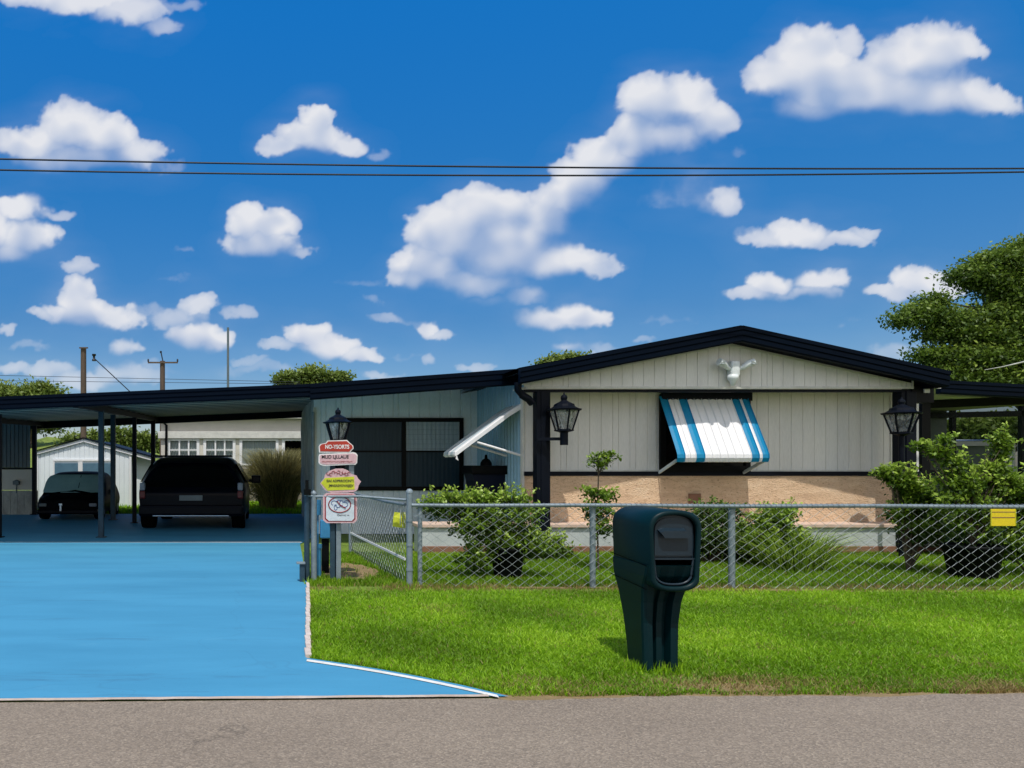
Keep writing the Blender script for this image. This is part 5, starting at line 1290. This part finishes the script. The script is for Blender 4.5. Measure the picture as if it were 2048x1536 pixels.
P, s_, C = clump_points([E(1200, 925, 27, 16, dt, 1.2), E(1222, 912, 18, 9, dt, .5), E(1185, 915, 16, 10, dt, .4), E(1205, 908, 22, 6, dt, .5)], 34, 13, .05, .8, .0); P0, S0 = P, s_
P, s_, C2 = clump_points([E(1215, 990, 30, 12, dt, 1), E(1185, 985, 20, 10, dt, .6), E(1200, 1020, 36, 26, dt, 1.6), E(1205, 1060, 30, 30, dt, 1)], 95, 16, .07, .8, .0)
v, f, s = leaf_arrays(np.concatenate([P0, P]), .058, shade=np.concatenate([S0, s_]), aspect=.5); np_mesh('crown', v, f, M['leaf_shrub'], s, t)
mb = MB(); mb.tube([(X(1197, dt), dt, 0), (X(1195, dt), dt + .01, .7), (X(1197, dt), dt, Z(945, dt)), (X(1200, dt), dt, Z(915, dt))], [.014, .012, .009, .005], 6); stems(mb, (X(1197, dt), dt, Z(948, dt)), C, 12, .004); stems(mb, (X(1197, dt), dt, .6), C2, 14, .005); mb.build('trunk', M['bark'], t)
# ferny shrubs behind the mailbox
d3 = 11.2
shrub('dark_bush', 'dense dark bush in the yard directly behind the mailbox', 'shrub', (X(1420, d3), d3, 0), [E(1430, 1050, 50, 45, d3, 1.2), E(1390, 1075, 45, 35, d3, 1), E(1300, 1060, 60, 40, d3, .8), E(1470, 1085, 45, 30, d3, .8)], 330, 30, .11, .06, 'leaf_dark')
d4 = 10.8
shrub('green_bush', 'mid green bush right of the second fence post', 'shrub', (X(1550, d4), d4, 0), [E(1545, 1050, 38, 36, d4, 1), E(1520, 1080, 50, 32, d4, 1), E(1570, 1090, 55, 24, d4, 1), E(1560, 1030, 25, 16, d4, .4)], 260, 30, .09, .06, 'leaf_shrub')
fe = thing('arching_fern', 'arching narrow leaved plant before the grey skirting', 'plant', (X(1590, 10.5), 10.5, 0))
V, f, sh_ = grassy_bush('', '', '', (X(1585, 10.5), 10.5), .75, .62, 620, None, .016, 24, 1.1); np_mesh('foliage', V, f, M['leaf_shrub'], sh_, fe)
# right hand shrubs
d5 = 9.7
shrub('potted_shrub', 'tall leafy shrub in black pot behind the fence at right', 'shrub', (X(1945, d5), d5, 0),
      [E(1880, 906, 28, 9, d5, .35), E(1838, 892, 16, 5, d5, .15), E(1893, 882, 13, 9, d5, .22), E(1912, 926, 18, 14, d5, .4), E(1922, 966, 42, 24, d5, 1.1), E(1985, 950, 22, 24, d5, .7), E(2003, 895, 12, 30, d5, .5), E(2012, 975, 40, 24, d5, .8), E(1930, 1010, 60, 30, d5, .9), E(1960, 1055, 65, 28, d5, .8)], 350, 24, .07, .055, 'leaf_shrub', pot=(.30, .3, .45), k=40, sl=.15)
d6 = 10.3
shrub('leafy_bush', 'spreading bush at the foot of the right porch post', 'shrub', (X(1815, d6), d6, 0),
      [E(1780, 948, 20, 9, d6, .3), E(1805, 965, 26, 12, d6, .5), E(1830, 985, 30, 20, d6, .8), E(1850, 1050, 50, 35, d6, 1), E(1860, 1000, 22, 16, d6, .4), E(1810, 1020, 35, 20, d6, .6)], 240, 26, .085, .06, 'leaf_shrub', k=30)
d7 = 9.9
shrub('leafy_bush', 'bush cut by the right picture edge behind the yellow plate', 'shrub', (X(2060, d7), d7, 0), [E(2050, 985, 45, 28, d7, 1), E(2060, 1050, 50, 55, d7, 1.6), E(2020, 1090, 40, 35, d7, .8), E(2110, 1010, 50, 60, d7, 1)], 330, 28, .10, .065, 'leaf_shrub', k=30)
d8 = 12.0
shrub('dark_bush', 'dark undergrowth in shade right of the porch', 'shrub', (X(1930, d8), d8, 0), [E(1900, 1050, 60, 45, d8, 1), E(1990, 1040, 60, 55, d8, 1.2), E(2060, 1040, 50, 50, d8, 1)], 420, 30, .13, .075, 'leaf_dark', k=20)

def tree(name, label, base, ells, ncl, per, r, size, mat, tr, cat='tree', grp=None, limbs=24, aspect=.5, top=None, shell=.2, flat=.55):
    t = thing(name, label, cat, base, grp)
    P, sh_, C = clump_points(ells, ncl, per, r, flat, shell)
    v, f, s = leaf_arrays(P, size, aspect=aspect, shade=sh_); np_mesh('crown', v, f, M[mat], s, t)
    topz = top or np.mean(C[:, 2])
    mb = MB(); pts = [(base[0], base[1], -.1), (base[0] + tr * .4, base[1], topz * .3), (base[0] - tr * .5, base[1], topz * .65), (base[0], base[1], topz)]
    mb.tube(pts, [tr * 1.25, tr, tr * .8, tr * .45], 10)
    for i in np.random.choice(len(C), min(limbs, len(C)), replace=False):
        z = topz * random.uniform(.35, .95); p = Vector((base[0], base[1], z)); q = Vector(C[i]); m = p.lerp(q, .5) + Vector((0, 0, .1 * (q - p).length))
        mb.tube([p, m, q], [tr * .35, tr * .2, tr * .06], 6, False)
    mb.build('trunk', M['bark'], t); return t
dT = 27.0
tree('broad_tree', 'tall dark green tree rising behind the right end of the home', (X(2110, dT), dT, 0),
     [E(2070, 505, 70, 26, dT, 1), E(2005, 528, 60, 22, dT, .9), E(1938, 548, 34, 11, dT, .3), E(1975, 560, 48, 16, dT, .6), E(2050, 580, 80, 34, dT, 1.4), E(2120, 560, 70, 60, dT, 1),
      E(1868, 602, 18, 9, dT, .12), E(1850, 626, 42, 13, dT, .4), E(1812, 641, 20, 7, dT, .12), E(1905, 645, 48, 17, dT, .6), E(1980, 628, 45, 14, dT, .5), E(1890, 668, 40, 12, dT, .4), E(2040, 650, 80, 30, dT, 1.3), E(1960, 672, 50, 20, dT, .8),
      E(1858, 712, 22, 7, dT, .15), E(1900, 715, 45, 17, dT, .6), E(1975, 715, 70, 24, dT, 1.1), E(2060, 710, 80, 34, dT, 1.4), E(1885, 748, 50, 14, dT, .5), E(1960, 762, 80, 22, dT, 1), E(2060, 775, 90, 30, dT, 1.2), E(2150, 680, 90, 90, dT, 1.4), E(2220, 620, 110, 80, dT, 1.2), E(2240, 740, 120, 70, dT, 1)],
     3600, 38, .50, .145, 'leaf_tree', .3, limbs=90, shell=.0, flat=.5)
tb = bpy.data.objects  # pale dead limb of the same tree is separate geometry under it
tree_root = [o for o in bpy.data.objects if o.name.startswith('broad_tree')][0]
mb = MB(); mb.tube([(X(2130, 25), 25.6, Z(690, 25)), (X(2060, 24.6), 24.8, Z(722, 24.6)), (X(2010, 24.6), 24.7, Z(733, 24.6)), (X(1975, 24.6), 24.7, Z(739, 24.6))], [.035, .028, .018, .008], 6); mb.build('dead_branch', M['weathered'], tree_root)
# trees behind the porch (seen through the screen)
tree('screened_tree', 'low dark tree seen through the porch screen', (X(1990, 40), 40, 0), [E(1930, 862, 60, 22, 40, 1), E(2010, 855, 60, 25, 40, 1), E(2080, 862, 60, 30, 40, 1)], 300, 40, .6, .28, 'leaf_tree', .25)
# distant trees above the roof line
G2 = 'distant trees above the roof line'
dD = 60.0
tree('distant_tree', 'pale green tree top above the left end of the carport', (X(55, dD), dD, 0), [E(20, 795, 45, 20, dD, 1), E(75, 785, 42, 18, dD, 1), E(60, 810, 75, 30, dD, 1), E(100, 800, 22, 16, dD, .5), E(85, 850, 55, 14, dD, .4)], 240, 40, .8, .34, 'leaf_far', .35, grp=G2)
tree('distant_tree', 'rounded tree top showing above the middle of the long roof', (X(625, 48), 48, 0), [E(585, 758, 28, 12, 48, .8), E(630, 752, 34, 14, 48, 1), E(672, 760, 24, 12, 48, .8), E(625, 785, 60, 25, 48, 1.2)], 260, 40, .55, .26, 'leaf_far', .3, grp=G2)
tree('distant_tree', 'sliver of tree top over the left gable slope', (X(1115, 40), 40, 0), [E(1120, 728, 42, 12, 40, 1), E(1145, 722, 22, 14, 40, .7), E(1110, 760, 50, 25, 40, 1)], 160, 36, .45, .22, 'leaf_far', .25, grp=G2)
tree('distant_tree', 'scrubby tree on the hill behind the shed', (X(235, 50), 50, 1), [E(180, 880, 60, 14, 50, 1), E(240, 872, 60, 16, 50, 1), E(300, 885, 60, 16, 50, 1)], 160, 36, .5, .26, 'leaf_far', .2, grp=G2, top=2.6)

# ------------------------------------------------------------------ poles and cables
dp_ = 45.0
def pole(name, label, px, top, d, r, cross=None, mast=False):
    t = thing(name, label, 'pole', (X(px, d), d, 0))
    mb = MB(); x = X(px, d); mb.tube([(x, d, 0), (x, d, Z(top, d))], [r * 1.15, r], 10); mb.build('shaft', M['wood' if not mast else 'corrdark'], t)
    return t
pt = pole('utility_pole', 'stout brown utility pole left of the diagonal wire', 167, 696, dp_, .17)
mb = MB(); x = X(167, dp_); mb.box(x - .2, x + .32, dp_ - .25, dp_ - .17, Z(698, dp_), Z(695.5, dp_)); mb.build('crossarm', M['wood'], pt)
p2 = pole('utility_pole', 'utility pole with thin crossarm and top pin', 325, 722, dp_, .15)
x = X(325, dp_); mb = MB(); mb.box(x - .85, x + .95, dp_ - .22, dp_ - .16, Z(727.5, dp_), Z(724.5, dp_)); mb.build('crossarm', M['wood'], p2)
mb = MB(); mb.tube([(x + .02, dp_, Z(722, dp_)), (x - .1, dp_, Z(703, dp_))], .035, 6); mb.lathe([(.06, 0), (.06, .12)], (x - .1, dp_, Z(706, dp_)), 8)
for q in (-.83, .93): mb.lathe([(.05, 0), (.05, .14), (.02, .18)], (x + q, dp_ - .19, Z(724.5, dp_)), 8)
mb.build('insulator', M['cable'], p2)
pole('mast', 'slender bare mast above the middle of the carport', 456, 655, 40.0, .06, mast=True)
gy = thing('guy_wire', 'diagonal guy wire with black insulator over the carport', 'wire', (X(188, dp_), dp_, Z(715, dp_)))
mb = MB(); mb.tube([(X(190, dp_), dp_, Z(718, dp_)), (X(265, dp_), dp_, Z(788, dp_))], .03, 5); mb.build('wire', M['cable'], gy)
mb = MB(); mb.lathe([(.12, 0), (.12, .1), (.07, .12), (.07, .3), (.12, .32), (.12, .42)], (X(188, dp_), dp_, Z(722, dp_)), 10); mb.build('insulator', M['cable'], gy)
for i, (ya, yb, lab) in enumerate(((742, 764, 'upper'), (757, 768, 'lower'))):
    mb = MB(); pts = [(X(p_, dp_ + 1), dp_ + 1, Z(ya + (yb - ya) * (p_ + 400) / 1000, dp_ + 1)) for p_ in (-400, -100, 200, 600)]
    mb.tube(pts, .014, 4); o = mb.build('overhead_wire', M['cable']); tag(o, f'faint {lab} distant wire crossing behind the utility poles', 'wire', 'faint distant wires')
dl = 11.0
for (y0_, ym, y1_, lab) in ((318, 334, 337, 'upper black power cable crossing the whole sky'), (340, 351, 344, 'lower black power cable crossing the whole sky')):
    pts = []
    for px_ in np.linspace(-900, 3000, 40):
        t = px_ / 2048.; yy = y0_ * (1 - t) * (1 - 2 * t) + ym * 4 * t * (1 - t) + y1_ * t * (2 * t - 1)
        yy = y0_ + (ym - y0_) * 2 * t + 0 if False else yy
        pts.append((X(px_, dl), dl, Z(yy, dl)))
    mb = MB(); mb.tube(pts, .0125, 6)
    o = mb.build('power_cable', M['cable']); tag(o, lab, 'cable', 'black power cables crossing the sky')
